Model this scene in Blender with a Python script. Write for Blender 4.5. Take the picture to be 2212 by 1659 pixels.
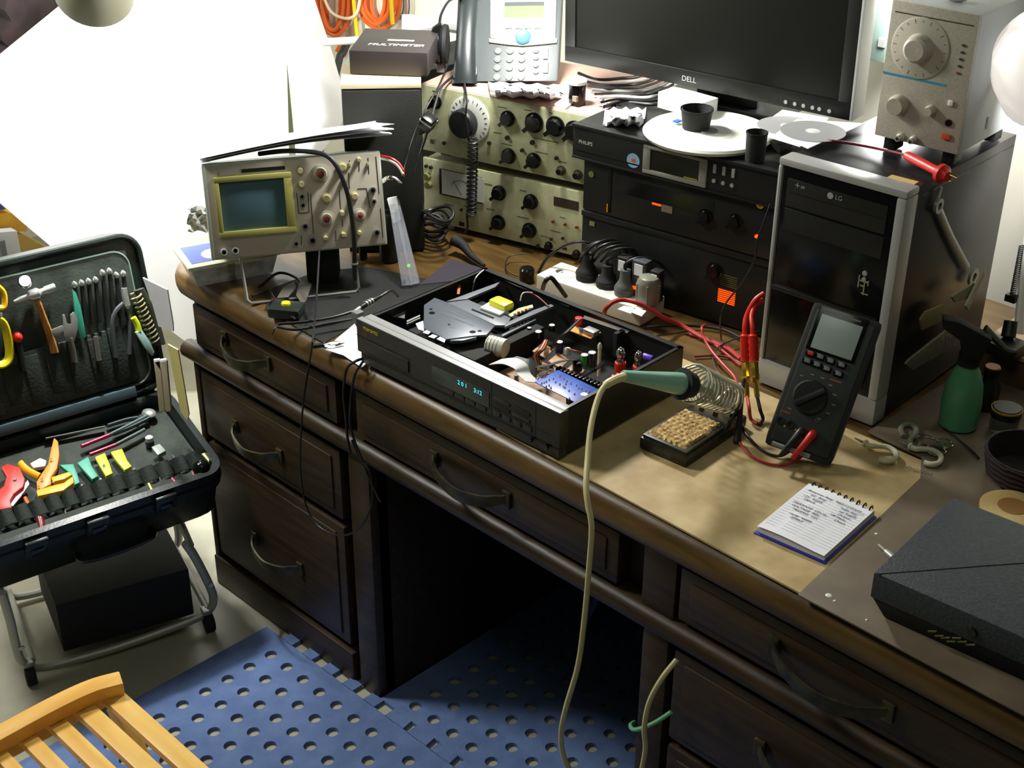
import bpy, bmesh, math, random
from mathutils import Vector, Matrix, Euler
R = math.radians
rnd = random.Random(7)
for o in list(bpy.data.objects): bpy.data.objects.remove(o)
SC = bpy.context.scene; COL = SC.collection
# ---------------------------------------------------------------- camera
FP = 3029.56; CAM = Vector((.0913, -1.3332, 1.8904)); YAW, PIT, ROL = .7795, -.5041, .0076
FWD = Vector((-math.sin(YAW)*math.cos(PIT), math.cos(YAW)*math.cos(PIT), math.sin(PIT)))
RT0 = Vector((math.cos(YAW), math.sin(YAW), 0)); UP0 = RT0.cross(FWD)
RT = math.cos(ROL)*RT0 + math.sin(ROL)*UP0; UPV = -math.sin(ROL)*RT0 + math.cos(ROL)*UP0
cd = bpy.data.cameras.new('camera'); cam = bpy.data.objects.new('camera', cd); COL.objects.link(cam)
cam.matrix_world = Matrix(((RT.x, UPV.x, -FWD.x, CAM.x), (RT.y, UPV.y, -FWD.y, CAM.y), (RT.z, UPV.z, -FWD.z, CAM.z), (0, 0, 0, 1)))
cd.sensor_fit = 'HORIZONTAL'; cd.sensor_width = 36; cd.lens = 36*FP/2212; cd.clip_start = .05
SC.camera = cam
# ---------------------------------------------------------------- world, exposure, lights
SC.view_settings.view_transform = 'Standard'; SC.view_settings.look = 'None'
SC.view_settings.gamma = 1; SC.view_settings.use_curve_mapping = False
SC.view_settings.exposure = 0.0
wd = bpy.data.worlds.new('room_air'); SC.world = wd; wd.use_nodes = True
wd.node_tree.nodes['Background'].inputs[0].default_value = (.85, 1, .8, 1)
wd.node_tree.nodes['Background'].inputs[1].default_value = .02
def light(name, kind, loc, aim, power, col=(1, 1, 1), size=.1, spot=None, blend=.5, sy=None):
    l = bpy.data.lights.new(name, kind); l.energy = power; l.color = col
    if kind == 'AREA':
        l.size = size
        if sy: l.shape = 'RECTANGLE'; l.size_y = sy
    else: l.shadow_soft_size = size
    if kind == 'SPOT': l.spot_size = R(spot); l.spot_blend = blend
    o = bpy.data.objects.new(name, l); COL.objects.link(o); o.location = loc
    o.rotation_euler = (Vector(aim)-Vector(loc)).to_track_quat('-Z', 'Y').to_euler()
    return o
def ray(px, py): return FWD + (px-1106)/FP*RT - (py-829.5)/FP*UPV
def at(px, py, ax, v):                         # a pixel of the photograph on the world plane axis = v
    d = ray(px, py); i = 'xyz'.index(ax); return CAM + d*((v-CAM[i])/d[i])
def az(px, py, z=.762): return at(px, py, 'z', z)
def ad(px, py, dist): return CAM + ray(px, py)*dist
LAMP_L = ad(205, -36, 2.6); LAMP_R = ad(2252, 116, 2.0)
light('ceiling_light', 'AREA', (-2.9, -.8, 2.45), (-2.0, -.5, .2), 42, (1, 1, .93), .5)
light('room_light', 'AREA', (-.5, -.75, 2.6), (-1.1, .2, .5), 4.6, (.97, 1, .86), .8)
light('left_lamp_light', 'SPOT', LAMP_L, (-2.75, .10, .75), 100, (1, 1, .97), .04, 165, .5)
light('shelf_lamp_light', 'POINT', (-1.71, .475, 1.47), (0, 0, 0), 36, (1, .99, .95), .06)
light('right_lamp_light', 'SPOT', LAMP_R + Vector((.02, .03, -.03)), (-.96, 1.2, .82), 14, (1, .98, .95), .03, 64, .6)
light('rear_fill_light', 'POINT', (-1.22, 1.02, 1.27), (0, 0, 0), 10, (1, 1, 1), .05)  # unseen point light added behind the monitor to brighten the wall
# ---------------------------------------------------------------- materials
def lin(c):
    c /= 255.0
    return c/12.92 if c <= .04045 else ((c+.055)/1.055)**2.4
MATS = {}
def M(name, rgb, rough=.5, metal=0, noise=None, bump=None, emit=0, trans=0, alpha=1, stretch=None, spec=.5, ior=1.45):
    if name in MATS: return MATS[name]
    m = bpy.data.materials.new(name); m.use_nodes = True; nt = m.node_tree; b = nt.nodes['Principled BSDF']
    c = tuple(lin(v) for v in rgb)+(1,)
    b.inputs['Base Color'].default_value = c; b.inputs['Roughness'].default_value = rough; b.inputs['Metallic'].default_value = metal
    b.inputs['Specular IOR Level'].default_value = spec; b.inputs['IOR'].default_value = ior
    if trans: b.inputs['Transmission Weight'].default_value = trans
    if alpha < 1: b.inputs['Alpha'].default_value = alpha
    if emit: b.inputs['Emission Color'].default_value = c; b.inputs['Emission Strength'].default_value = emit
    if noise or bump:
        tc = nt.nodes.new('ShaderNodeTexCoord'); mp = nt.nodes.new('ShaderNodeMapping'); nt.links.new(tc.outputs['Object'], mp.inputs[0])
        if stretch: mp.inputs['Scale'].default_value = stretch
    if noise:
        sc, dark, lightc = noise
        n = nt.nodes.new('ShaderNodeTexNoise'); n.inputs['Scale'].default_value = sc; n.inputs['Detail'].default_value = 6
        nt.links.new(mp.outputs[0], n.inputs[0])
        r = nt.nodes.new('ShaderNodeValToRGB'); r.color_ramp.elements[0].position = .35; r.color_ramp.elements[1].position = .68
        r.color_ramp.elements[0].color = tuple(lin(v) for v in dark)+(1,); r.color_ramp.elements[1].color = tuple(lin(v) for v in lightc)+(1,)
        nt.links.new(n.outputs['Fac'], r.inputs[0]); nt.links.new(r.outputs[0], b.inputs['Base Color'])
    if bump:
        n2 = nt.nodes.new('ShaderNodeTexNoise'); n2.inputs['Scale'].default_value = bump[0]; n2.inputs['Detail'].default_value = 4
        nt.links.new(mp.outputs[0], n2.inputs[0]); bp = nt.nodes.new('ShaderNodeBump'); bp.inputs['Strength'].default_value = bump[1]
        bp.inputs['Distance'].default_value = .002
        nt.links.new(n2.outputs['Fac'], bp.inputs['Height']); nt.links.new(bp.outputs[0], b.inputs['Normal'])
    MATS[name] = m; return m
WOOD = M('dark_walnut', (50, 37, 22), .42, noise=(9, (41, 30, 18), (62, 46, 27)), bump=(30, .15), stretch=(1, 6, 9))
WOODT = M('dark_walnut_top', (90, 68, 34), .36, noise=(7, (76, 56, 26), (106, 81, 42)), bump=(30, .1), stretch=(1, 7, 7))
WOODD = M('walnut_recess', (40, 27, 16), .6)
BRASS = M('aged_brass', (70, 66, 48), .42, .5, noise=(40, (50, 48, 36), (88, 84, 58)))
BLK = M('black_plastic', (28, 29, 28), .42)
BLKG = M('black_gloss', (14, 15, 15), .18)
BLKM = M('black_matt', (24, 25, 24), .75, bump=(300, .3))
RUB = M('black_rubber_cable', (22, 23, 23), .45)
CREAM = M('cream_enamel', (176, 178, 140), .5, noise=(60, (168, 170, 130), (184, 186, 150)))
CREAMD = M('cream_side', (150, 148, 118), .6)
INK = M('dark_print', (50, 54, 44), .7)
WHITE = M('white_plastic', (226, 226, 218), .4)
PAPER = M('white_paper', (238, 238, 240), .8)
PAPER2 = M('white_paper_worn', (222, 222, 226), .8, noise=(5, (205, 205, 212), (238, 238, 240)))
STEEL = M('bright_steel', (206, 206, 204), .3, .7)
STEELD = M('satin_steel', (164, 166, 160), .4, .6)
CHROME = M('chrome', (225, 225, 225), .08, 1)
GOLD = M('gold_plate', (214, 178, 70), .25, .9)
RED = M('red_plastic', (206, 40, 26), .4)
REDW = M('red_wire', (176, 52, 48), .45)
ORANGE = M('orange_cable', (226, 104, 40), .5)
YEL = M('yellow_plastic', (226, 206, 30), .4)
LIME = M('lime_handle', (206, 226, 40), .45)
TEAL = M('teal_handle', (62, 160, 134), .45)
MAG = M('magenta_handle', (170, 30, 78), .4)
ORH = M('orange_handle', (242, 140, 24), .4)
GREY = M('grey_plastic', (120, 124, 122), .45)
GREYD = M('dark_grey_plastic', (62, 66, 68), .45)
GLASS = M('clear_plastic', (240, 245, 245), .05, trans=1, ior=1.46)
FOAM = M('blue_foam', (98, 122, 172), .8, noise=(25, (92, 116, 166), (106, 130, 180)), bump=(180, .4))
LCD = M('lcd_grey_green', (150, 165, 160), .25)
SILV = M('silver_paint', (176, 176, 172), .4, .3)
PCBT = M('tan_circuit_board', (176, 128, 84), .5, noise=(40, (120, 84, 56), (200, 156, 110)))
# ---------------------------------------------------------------- geometry helpers
class MB:
    def __init__(s): s.v = []; s.f = []; s.sm = False
    def add(s, v, f):
        n = len(s.v); s.v += [tuple(p) for p in v]; s.f += [tuple(i+n for i in q) for q in f]; return s
    def box(s, lo, hi):
        (a, b, c), (d, e, g) = lo, hi
        return s.add([(a,b,c),(d,b,c),(d,e,c),(a,e,c),(a,b,g),(d,b,g),(d,e,g),(a,e,g)], [(0,3,2,1),(4,5,6,7),(0,1,5,4),(1,2,6,5),(2,3,7,6),(3,0,4,7)])
    def obox(s, c, ax, ay, az_, hx, hy, hz):      # oriented box
        c = Vector(c); X, Y, Z = Vector(ax)*hx, Vector(ay)*hy, Vector(az_)*hz
        return s.add([c-X-Y-Z, c+X-Y-Z, c+X+Y-Z, c-X+Y-Z, c-X-Y+Z, c+X-Y+Z, c+X+Y+Z, c-X+Y+Z], [(0,3,2,1),(4,5,6,7),(0,1,5,4),(1,2,6,5),(2,3,7,6),(3,0,4,7)])
    def rod(s, a, b, r, r2=None, n=14):
        return s.lathe(a, (Vector(b)-Vector(a)), [(r, 0), (r if r2 is None else r2, 1)], n, True)
    def lathe(s, o, axis, prof, n=20, rel=False, cap=True):   # prof [(radius, height)]
        o = Vector(o); A = Vector(axis); L = A.length if rel else 1; A = A.normalized()
        U = A.orthogonal().normalized(); V = A.cross(U); vs = []; fs = []
        for r, h in prof:
            for i in range(n):
                t = 2*math.pi*i/n; vs.append(o + A*(h*L) + (U*math.cos(t)+V*math.sin(t))*r)
        for j in range(len(prof)-1):
            for i in range(n): k = (i+1) % n; fs.append((j*n+i, j*n+k, (j+1)*n+k, (j+1)*n+i))
        if cap: fs.append(tuple(reversed(range(n)))); fs.append(tuple(range((len(prof)-1)*n, len(prof)*n)))
        return s.add(vs, fs)
    def prism(s, pts, off):                        # closed outline extruded by a vector
        pts = [Vector(p) for p in pts]; off = Vector(off); n = len(pts)
        return s.add(pts+[p+off for p in pts], [tuple(range(n)), tuple(reversed(range(n, 2*n)))]+[(i, n+i, n+(i+1) % n, (i+1) % n) for i in range(n)])
    def tube(s, pts, r, n=8, smooth=6, flat=None):
        pts = [Vector(p) for p in pts]
        if smooth and len(pts) > 2: pts = spline(pts, smooth)
        m = len(pts); T0 = None; vs = []; fs = []
        U = None
        for i, p in enumerate(pts):
            t = (pts[min(i+1, m-1)]-pts[max(i-1, 0)])
            t = t.normalized() if t.length > 1e-9 else Vector((0, 0, 1))
            if U is None: U = t.orthogonal().normalized() if not flat else (Vector(flat)-t*Vector(flat).dot(t)).normalized()
            U = (U - t*U.dot(t)).normalized(); V = t.cross(U)
            rr = r(i/(m-1)) if callable(r) else r
            ra, rb = rr if isinstance(rr, tuple) else (rr, rr)
            if n == 4:
                cs = [(1, 1), (-1, 1), (-1, -1), (1, -1)]
                for a, b in cs: vs.append(p+U*a*ra+V*b*rb)
            else:
                for k in range(n): a = 2*math.pi*k/n; vs.append(p+U*math.cos(a)*ra+V*math.sin(a)*rb)
        for i in range(m-1):
            for k in range(n): q = (k+1) % n; fs.append((i*n+k, i*n+q, (i+1)*n+q, (i+1)*n+k))
        fs.append(tuple(reversed(range(n)))); fs.append(tuple(range((m-1)*n, m*n)))
        return s.add(vs, fs)
    def ball(s, c, r, n=14, sx=1, sy=1, sz=1):
        c = Vector(c); m = n//2; pr = []
        for j in range(m+1):
            a = math.pi*j/m; pr.append((max(math.sin(a), 1e-3)*r, -math.cos(a)*r))
        t = MB().lathe((0, 0, 0), (0, 0, 1), pr, n)
        return s.add([(c.x+x*sx, c.y+y*sy, c.z+z*sz) for x, y, z in t.v], t.f)
    def grid(s, rows, thick=None):                 # rows of points (equal length), optional thickness vector
        h = len(rows); w = len(rows[0]); V = [Vector(p) for r_ in rows for p in r_]
        F = [(i*w+j, i*w+j+1, (i+1)*w+j+1, (i+1)*w+j) for i in range(h-1) for j in range(w-1)]
        if not thick: return s.add(V, F)
        t = Vector(thick); n = h*w
        F2 = [tuple(reversed([i+n for i in f])) for f in F]
        rim = [j for j in range(w)]+[i*w+w-1 for i in range(1, h)]+[(h-1)*w+j for j in range(w-2, -1, -1)]+[i*w for i in range(h-2, 0, -1)]
        F3 = [(rim[(k+1) % len(rim)], rim[k], rim[k]+n, rim[(k+1) % len(rim)]+n) for k in range(len(rim))]
        return s.add(V+[v+t for v in V], F+F2+F3)
def spline(p, k=6):
    out = []
    for i in range(len(p)-1):
        a, b, c, d = p[max(i-1, 0)], p[i], p[i+1], p[min(i+2, len(p)-1)]
        for j in range(k):
            t = j/k; out.append(.5*((2*b)+(c-a)*t+(2*a-5*b+4*c-d)*t*t+(3*b-a-3*c+d)*t*t*t))
    out.append(p[-1]); return out
MATX = {}
def mesh(name, mb, mat, bev=0, smooth=True, auto=True):
    me = bpy.data.meshes.new(name)
    bm = bmesh.new()
    vs = [bm.verts.new(v) for v in mb.v]
    for f in mb.f:
        try: bm.faces.new([vs[i] for i in f])
        except ValueError: pass
    bmesh.ops.recalc_face_normals(bm, faces=bm.faces)
    if bev: bmesh.ops.bevel(bm, geom=[e for e in bm.edges if len(e.link_faces) == 2 and e.calc_face_angle(0) > .6], offset=bev, segments=2, profile=.6, affect='EDGES', clamp_overlap=True)
    if smooth:
        for f in bm.faces: f.smooth = True
        for e in bm.edges:
            if len(e.link_faces) != 2 or e.calc_face_angle(0) > .62: e.smooth = False
    bm.to_mesh(me); bm.free(); me.materials.append(mat); return me
def obj(name, mb, mat, parent=None, bev=0, smooth=True, label=None):
    if parent is None and mb.v:
        c = Vector((sum(v[0] for v in mb.v)/len(mb.v), sum(v[1] for v in mb.v)/len(mb.v), min(v[2] for v in mb.v)))
        mb.v = [tuple(Vector(v)-c) for v in mb.v]
    o = bpy.data.objects.new(name, mesh(name, mb, mat, bev, smooth)); COL.objects.link(o)
    if parent is not None: o.parent = parent
    else: o.location = c
    if label: o['label'] = label
    return o
def tag(o, label, cat, group=None):
    o['label'] = label; o['category'] = cat
    if group: o['group'] = group
    return o
def struct(o): o['kind'] = 'structure'; return o
def T(name, label, cat, loc, rot=(0, 0, 0), group=None):
    o = bpy.data.objects.new(name, None); COL.objects.link(o); o.empty_display_size = .02
    if not isinstance(rot, (tuple, list)): rot = (0, 0, rot)
    o.location = loc; o.rotation_euler = rot; tag(o, label, cat, group)
    MATX[o.name] = Matrix.Translation(Vector(loc)) @ Euler(rot).to_matrix().to_4x4(); return o
def root(o):
    while o.parent: o = o.parent
    return o
def fl(t, px, py, ax='y', v=0.0):              # pixel of the photograph on a plane of the thing's own frame
    mi = MATX[root(t).name].inverted(); c = mi @ CAM; d = mi.to_3x3() @ ray(px, py); i = 'xyz'.index(ax)
    return c + d*((v-c[i])/d[i])
def toL(t, p): return MATX[root(t).name].inverted() @ Vector(p)
def toW(t, p): return MATX[root(t).name] @ Vector(p)
def box(name, t, lo, hi, mat, bev=.001, label=None): return obj(name, MB().box(lo, hi), mat, t, bev, label=label)
def cyl(name, t, a, b, r, mat, r2=None, n=16, bev=0, label=None): return obj(name, MB().rod(a, b, r, r2, n), mat, t, bev, label=label)
def pan(name, t, pts, mat, off, bev=0, label=None): return obj(name, MB().prism(pts, off), mat, t, bev, label=label)
def onface(t, pxs, y=0.0, ax='y'): return [fl(t, a, b, ax, y) for a, b in pxs]
def text(t, s, p, size, mat, face='front', spin=0, name='lettering', ext=.0002, shear=0, parent=None):
    c = bpy.data.curves.new(name, 'FONT'); c.body = s; c.size = size; c.extrude = ext; c.align_x = 'CENTER'; c.align_y = 'CENTER'; c.materials.append(mat); c.shear = shear
    tmp = bpy.data.objects.new('tmp', c); me = bpy.data.meshes.new_from_object(tmp); bpy.data.objects.remove(tmp); bpy.data.curves.remove(c); me.name = name
    if not me.materials: me.materials.append(mat)
    o = bpy.data.objects.new(name, me); COL.objects.link(o); o.parent = t; o.location = p
    o.rotation_euler = (R(90), 0, 0) if face == 'front' else (0, 0, spin)
    if face == 'front' and spin: o.rotation_euler = (R(90), spin, 0)
    return o
def base_frame(name, label, cat, a, b, z=.762, group=None):   # frame from two floor-line pixels: front-left, front-right
    A = az(*a, z); B = az(*b, z); d = B-A
    t = T(name, label, cat, A, math.atan2(d.y, d.x), group); return t, d.length
def cable(name, label, pts, r, mat, cat='cable', group=None, n=8, parent=None):
    P = [p if isinstance(p, Vector) else (at(p[0], p[1], *p[2]) if isinstance(p[2], tuple) else az(*p)) for p in pts]
    if parent is not None: return obj(name, MB().tube([toL(parent, p) for p in P], r, n), mat, parent)
    return tag(obj(name, MB().tube(P, r, n), mat), label, cat, group)
def coilpts(a, b, rad, turns, per=12):
    a, b = Vector(a), Vector(b); A = (b-a); U = A.orthogonal().normalized(); V = A.normalized().cross(U)
    return [a+A*(i/(turns*per))+(U*math.cos(2*math.pi*i/per)+V*math.sin(2*math.pi*i/per))*(rad(i/(turns*per)) if callable(rad) else rad) for i in range(turns*per+1)]
def knob(t, px, py, r, mat=BLK, y=0.0, h=.014, name='knob', ptr=True, sk=None):
    p = fl(t, px, py, 'y', y-h*.6); p.y = y
    m = MB().lathe(p, (0, -1, 0), [(r*1.15, 0), (r*1.15, h*.25), (r*.9, h*.3), (r*.8, h), (r*.3, h)], 18)
    if ptr: m.obox(p+Vector((-r*.5, -h*.6, -r*.5)), Vector((1, 0, 1)).normalized(), (0, 1, 0), Vector((-1, 0, 1)).normalized(), r*.75, h*.42, r*.22)
    return obj(name, m, mat, t)
# ================================================================ STRUCTURE
FLOORM = M('grey_concrete_floor', (172, 170, 150), .35, noise=(4, (154, 152, 134), (188, 185, 166)), bump=(60, .1))
WALLM = M('cream_wall_paint', (226, 224, 208), .75, noise=(3, (218, 216, 198), (232, 230, 214)))
struct(obj('floor', MB().box((-4.2, -2.6, -.05), (1.6, 1.2, 0)), FLOORM))
struct(obj('wall_back', MB().box((-4.2, 1.2, 0), (1.6, 1.3, 2.7)), WALLM))
struct(obj('wall_left', MB().box((-4.3, -2.6, 0), (-4.2, 1.3, 2.7)), WALLM))
struct(obj('baseboard_back', MB().box((-4.2, 1.185, 0), (1.6, 1.2, .09)), M('baseboard_paint', (190, 188, 172), .6)))
# ================================================================ DESK
DX0, DX1 = -2.2, .35
desk = T('desk', 'long dark walnut desk with brass strap handles carrying all the electronics', 'desk', (-.9, 0, 0))
def dl(p): return Vector(p)-Vector((-.9, 0, 0))
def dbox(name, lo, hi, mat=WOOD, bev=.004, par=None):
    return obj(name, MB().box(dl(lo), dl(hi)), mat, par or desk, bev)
# top: rounded nose profile swept along the front, rounded left corner
top = MB(); r_ = .10; N = 8
outline = [Vector((DX1, 1.0, 0)), Vector((DX0, 1.0, 0))]
outline += [Vector((DX0+r_-r_*math.cos(a), -.012+r_-r_*math.sin(a), 0)) for a in [math.pi/2*k/N for k in range(N+1)]]
outline += [Vector((DX1, -.012, 0))]
prof = [(.0, .706), (.006, .712), (.008, .722), (.008, .735), (.004, .748), (-.006, .757), (-.02, .76)]
cen = Vector((-.9, .5, 0)); n = len(outline); vs = []; fs = []
for off, z in prof:
    for p in outline:
        q = Vector(p)
        if q.y < .9: q.y -= off if q.y < .05 else 0
        if q.x < DX0+r_: q.x -= off
        vs.append(dl((q.x, q.y, z)))
for j in range(len(prof)-1):
    for i in range(n): k = (i+1) % n; fs.append((j*n+i, j*n+k, (j+1)*n+k, (j+1)*n+i))
fs += [tuple(range(n)), tuple(range((len(prof)-1)*n, len(prof)*n))]
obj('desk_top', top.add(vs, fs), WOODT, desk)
# carcass
dbox('side_panel', (-2.13, .012, .0), (-2.10, .95, .706)); dbox('side_panel', (-1.60, .012, 0), (-1.584, .95, .706))
dbox('side_panel', (-.942, .012, 0), (-.92, .95, .706)); dbox('side_panel', (.3, .012, 0), (.33, .95, .706))
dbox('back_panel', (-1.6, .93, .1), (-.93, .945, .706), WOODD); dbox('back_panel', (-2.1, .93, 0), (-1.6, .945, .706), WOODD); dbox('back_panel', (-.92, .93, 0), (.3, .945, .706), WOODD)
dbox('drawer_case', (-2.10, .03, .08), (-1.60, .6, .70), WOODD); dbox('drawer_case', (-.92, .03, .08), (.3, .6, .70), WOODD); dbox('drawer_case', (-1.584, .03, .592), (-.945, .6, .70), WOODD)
dbox('plinth', (-2.135, -.006, 0), (-1.66, .05, .075)); dbox('plinth', (-.9, -.006, 0), (.33, .05, .075))
dbox('front_leg', (-1.645, -.004, 0), (-1.584, .05, .555), bev=.012); dbox('front_leg', (-.945, -.004, 0), (-.892, .05, .555), bev=.012)
dbox('corner_post', (-2.135, -.002, .06), (-2.118, .05, .56)); dbox('mounting_post', (-.952, .0, .59), (-.89, .03, .706))
m = MB().tube([dl((x, .006, .571)) for x in (-2.16, DX1)], lambda t: (.02, .02), 12, smooth=0, flat=(0, 0, 1)); obj('moulding_rail', m, WOOD, desk)
dbox('rail_backing', (-2.15, .006, .55), (DX1, .03, .59), WOOD, .002)
dbox('apron', (-2.15, .012, .694), (DX1, .04, .709), WOOD, .002)
def handle(par, a, b, w=.024):                # hanging brass strap between two mounts
    a = dl(a); b = dl(b); L = b-a
    pts = [a+Vector((0, -.004, 0)), a+L*.06+Vector((0, -.014, -.002)), a+L*.2+Vector((0, -.026, -.010)), a+L*.5+Vector((0, -.034, -.016)), a+L*.8+Vector((0, -.026, -.010)), a+L*.94+Vector((0, -.014, -.002)), b+Vector((0, -.004, 0))]
    h = obj('handle', MB().tube(pts, lambda t: (w*(.30+.22*math.sin(math.pi*min(max((t-.1)/.8, 0), 1))), .0018), 4, 6, flat=(0, 0, 1)), BRASS, par)
    for q in (a, b): obj('mounting_plate', MB().box(q+Vector((-.009, -.006, -.017)), q+Vector((.009, 0, .014))), BRASS, h, .002)
def drawer(x0, x1, z0, z1, ha, hb, w=.024):
    m = MB().box(dl((x0, -.002, z0)), dl((x1, .028, z1)))
    o = obj('drawer', m, WOOD, desk, .006)
    obj('drawer_panel', MB().box(dl((x0+.022, -.006, z0+.018)), dl((x1-.022, .0, z1-.018))), WOOD, o, .004)
    if ha: handle(o, (ha[0], -.006, ha[1]), (hb[0], -.006, hb[1]), w)
drawer(-2.115, -1.668, .598, .690, (-2.0, .657), (-1.862, .655))
drawer(-2.113, -1.668, .388, .542, (-1.995, .462), (-1.848, .458))
drawer(-2.113, -1.668, .09, .372, (-1.966, .206), (-1.811, .208))
drawer(-1.612, -.998, .598, .694, (-1.40, .650), (-1.228, .650))
drawer(-.882, -.30, .600, .694, (-.712, .655), (-.532, .652))
drawer(-.882, -.30, .372, .545, (-.714, .468), (-.53, .466))
drawer(-.882, -.30, .09, .358, (-.70, .22), (-.52, .22))
drawer(-.285, .29, .600, .694, None, None); drawer(-.285, .29, .09, .545, None, None)
# ================================================================ FOAM MATS (square grid of round holes cut through)
def mat_tile(name, x0, y0, nx, ny, label, gx=.0533, r=.0125, h=.009, edge=None):
    t = T(name, label, 'foam mat', (x0, y0, 0), group=None); m = MB(); K = 16
    for i in range(nx):
        for j in range(ny):
            cx, cy = (i+.5)*gx, (j+.5)*gx
            hole = not (edge and edge(x0+cx, y0+cy))
            sq = []; ci = []
            for k in range(K):
                a = 2*math.pi*k/K; c, s = math.cos(a), math.sin(a); q = gx/2/max(abs(c), abs(s))
                sq.append((cx+c*q, cy+s*q)); ci.append((cx+c*r, cy+s*r))
            if hole:
                V = [(x, y, h) for x, y in sq]+[(x, y, h) for x, y in ci]+[(x, y, 0) for x, y in ci]
                m.add(V, [(k, (k+1) % K, K+(k+1) % K, K+k) for k in range(K)]+[(K+k, K+(k+1) % K, 2*K+(k+1) % K, 2*K+k) for k in range(K)])
            else: m.add([(x, y, h) for x, y in sq], [tuple(range(K))])
    W, H = nx*gx, ny*gx
    m.add([(0,0,0),(W,0,0),(W,H,0),(0,H,0),(0,0,h),(W,0,h),(W,H,h),(0,H,h)], [(0,1,5,4),(1,2,6,5),(2,3,7,6),(3,0,4,7)])
    obj('pad', m, FOAM, t, smooth=False); return t
G = .0533
ta = mat_tile('foam_mat', -1.921, -.05-G*12, 13, 12, 'blue perforated foam mat in front of the left drawers, brightly lit', edge=lambda x, y: x < -1.921+G)
tb = mat_tile('foam_mat', -1.921+G*13+.0005, -.05-G*12, 10, 12, 'blue perforated foam mat in the right foreground beneath the cream cord')
tc = mat_tile('foam_mat', -1.5437, .005, 11, 12, 'blue perforated foam mat lying in shadow inside the kneehole')
m = MB().box((0, G*12, 0), (13*G, G*12+.022, .009)); TY = G*12+.022
for k in range(9): x = -1.851+k*.0655-.016+1.921; m.box((x, TY-.001, 0), (x+.032, TY+.026, .009))
obj('interlocking_edge', m, FOAM, ta, smooth=False)
m = MB().box((0, G*12, 0), (10*G, G*12+.022, .009)); obj('interlocking_edge', m, FOAM, tb, smooth=False)
m = MB().box((-.038, -.007, 0), (11*G, 0, .009)).box((-.038, 0, 0), (0, 12*G, .009))
for k in range(9): x = -1.5437+.022+k*.0655+1.5437; m.prism([(x+.001, -.006, 0), (x-.003, -.032, 0), (x+.035, -.032, 0), (x+.031, -.006, 0)], (0, 0, .0092))
obj('interlocking_edge', m, FOAM, tc, smooth=False)
fp = T('foam_offcut', 'piece of blue foam mat standing on edge in the kneehole', 'foam offcut', (-1.50, .50, .012), (R(72), 0, R(-48)))
m = MB(); K = 12
for i in range(2):
    for j in range(3):
        cx, cy = (i+.5)*G, (j+.5)*G; sq = []; ci = []
        for k in range(K):
            a = 2*math.pi*k/K; c, s = math.cos(a), math.sin(a); q = G/2/max(abs(c), abs(s)); sq.append((cx+c*q, cy+s*q)); ci.append((cx+c*.0125, cy+s*.0125))
        for z, rev in ((.012, 0), (0, 1)): m.add([(x, y, z) for x, y in sq]+[(x, y, z) for x, y in ci], [(k, (k+1) % K, K+(k+1) % K, K+k) for k in range(K)])
        m.add([(x, y, .012) for x, y in ci]+[(x, y, 0) for x, y in ci], [(k, (k+1) % K, K+(k+1) % K, K+k) for k in range(K)])
m.add([(0,0,0),(2*G,0,0),(2*G,3*G,0),(0,3*G,0),(0,0,.012),(2*G,0,.012),(2*G,3*G,.012),(0,3*G,.012)], [(0,1,5,4),(1,2,6,5),(2,3,7,6),(3,0,4,7)])
obj('pad', m, FOAM, fp)
# ================================================================ DESK COVERINGS
MDF = M('mdf_board', (188, 164, 116), .55, noise=(14, (172, 146, 98), (204, 182, 134)), bump=(90, .1))
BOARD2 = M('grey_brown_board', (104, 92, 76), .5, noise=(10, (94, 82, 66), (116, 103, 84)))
bd = obj('fibreboard_sheet', MB().prism([(-1.26, .0, .7602), (-.672, -.012, .7602), (-.70, .395, .7602), (-1.255, .395, .7602)], (0, 0, .003)), MDF); tag(bd, 'tan fibreboard sheet under the notebook and soldering stand', 'board')
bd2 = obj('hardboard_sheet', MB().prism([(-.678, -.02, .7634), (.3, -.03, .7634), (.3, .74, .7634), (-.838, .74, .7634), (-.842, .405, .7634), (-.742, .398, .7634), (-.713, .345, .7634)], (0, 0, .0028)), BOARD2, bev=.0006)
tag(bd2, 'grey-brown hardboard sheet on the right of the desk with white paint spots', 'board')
for px, py, rr in ((1790, 1286, .0045), (1803, 1298, .0022), (1872, 1339, .002), (1893, 1153, .0025)):
    p = az(px, py, .7663); o = obj('paint_spot', MB().lathe(p-bd2.location, (0, 0, 1), [(rr, 0), (rr*.6, .0008)], 9), WHITE, bd2)
wp = obj('white_paper_sheet', MB().prism([az(*p) for p in ((700, 755), (766, 700), (808, 770), (782, 795), (742, 768))], (0, 0, .0008)), PAPER); tag(wp, 'torn white paper lying under the left corner of the open disc player', 'paper')
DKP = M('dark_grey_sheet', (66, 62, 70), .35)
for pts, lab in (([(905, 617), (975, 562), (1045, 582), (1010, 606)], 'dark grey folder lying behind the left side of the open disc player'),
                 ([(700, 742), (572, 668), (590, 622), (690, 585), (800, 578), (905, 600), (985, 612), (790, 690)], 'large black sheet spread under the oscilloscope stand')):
    o = obj('plastic_sheet', MB().prism([az(*p, .7605) for p in pts], (0, 0, .0022 if 'folder' in lab else .001)), DKP if 'folder' in lab else BLKM); tag(o, lab, 'sheet')
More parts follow.
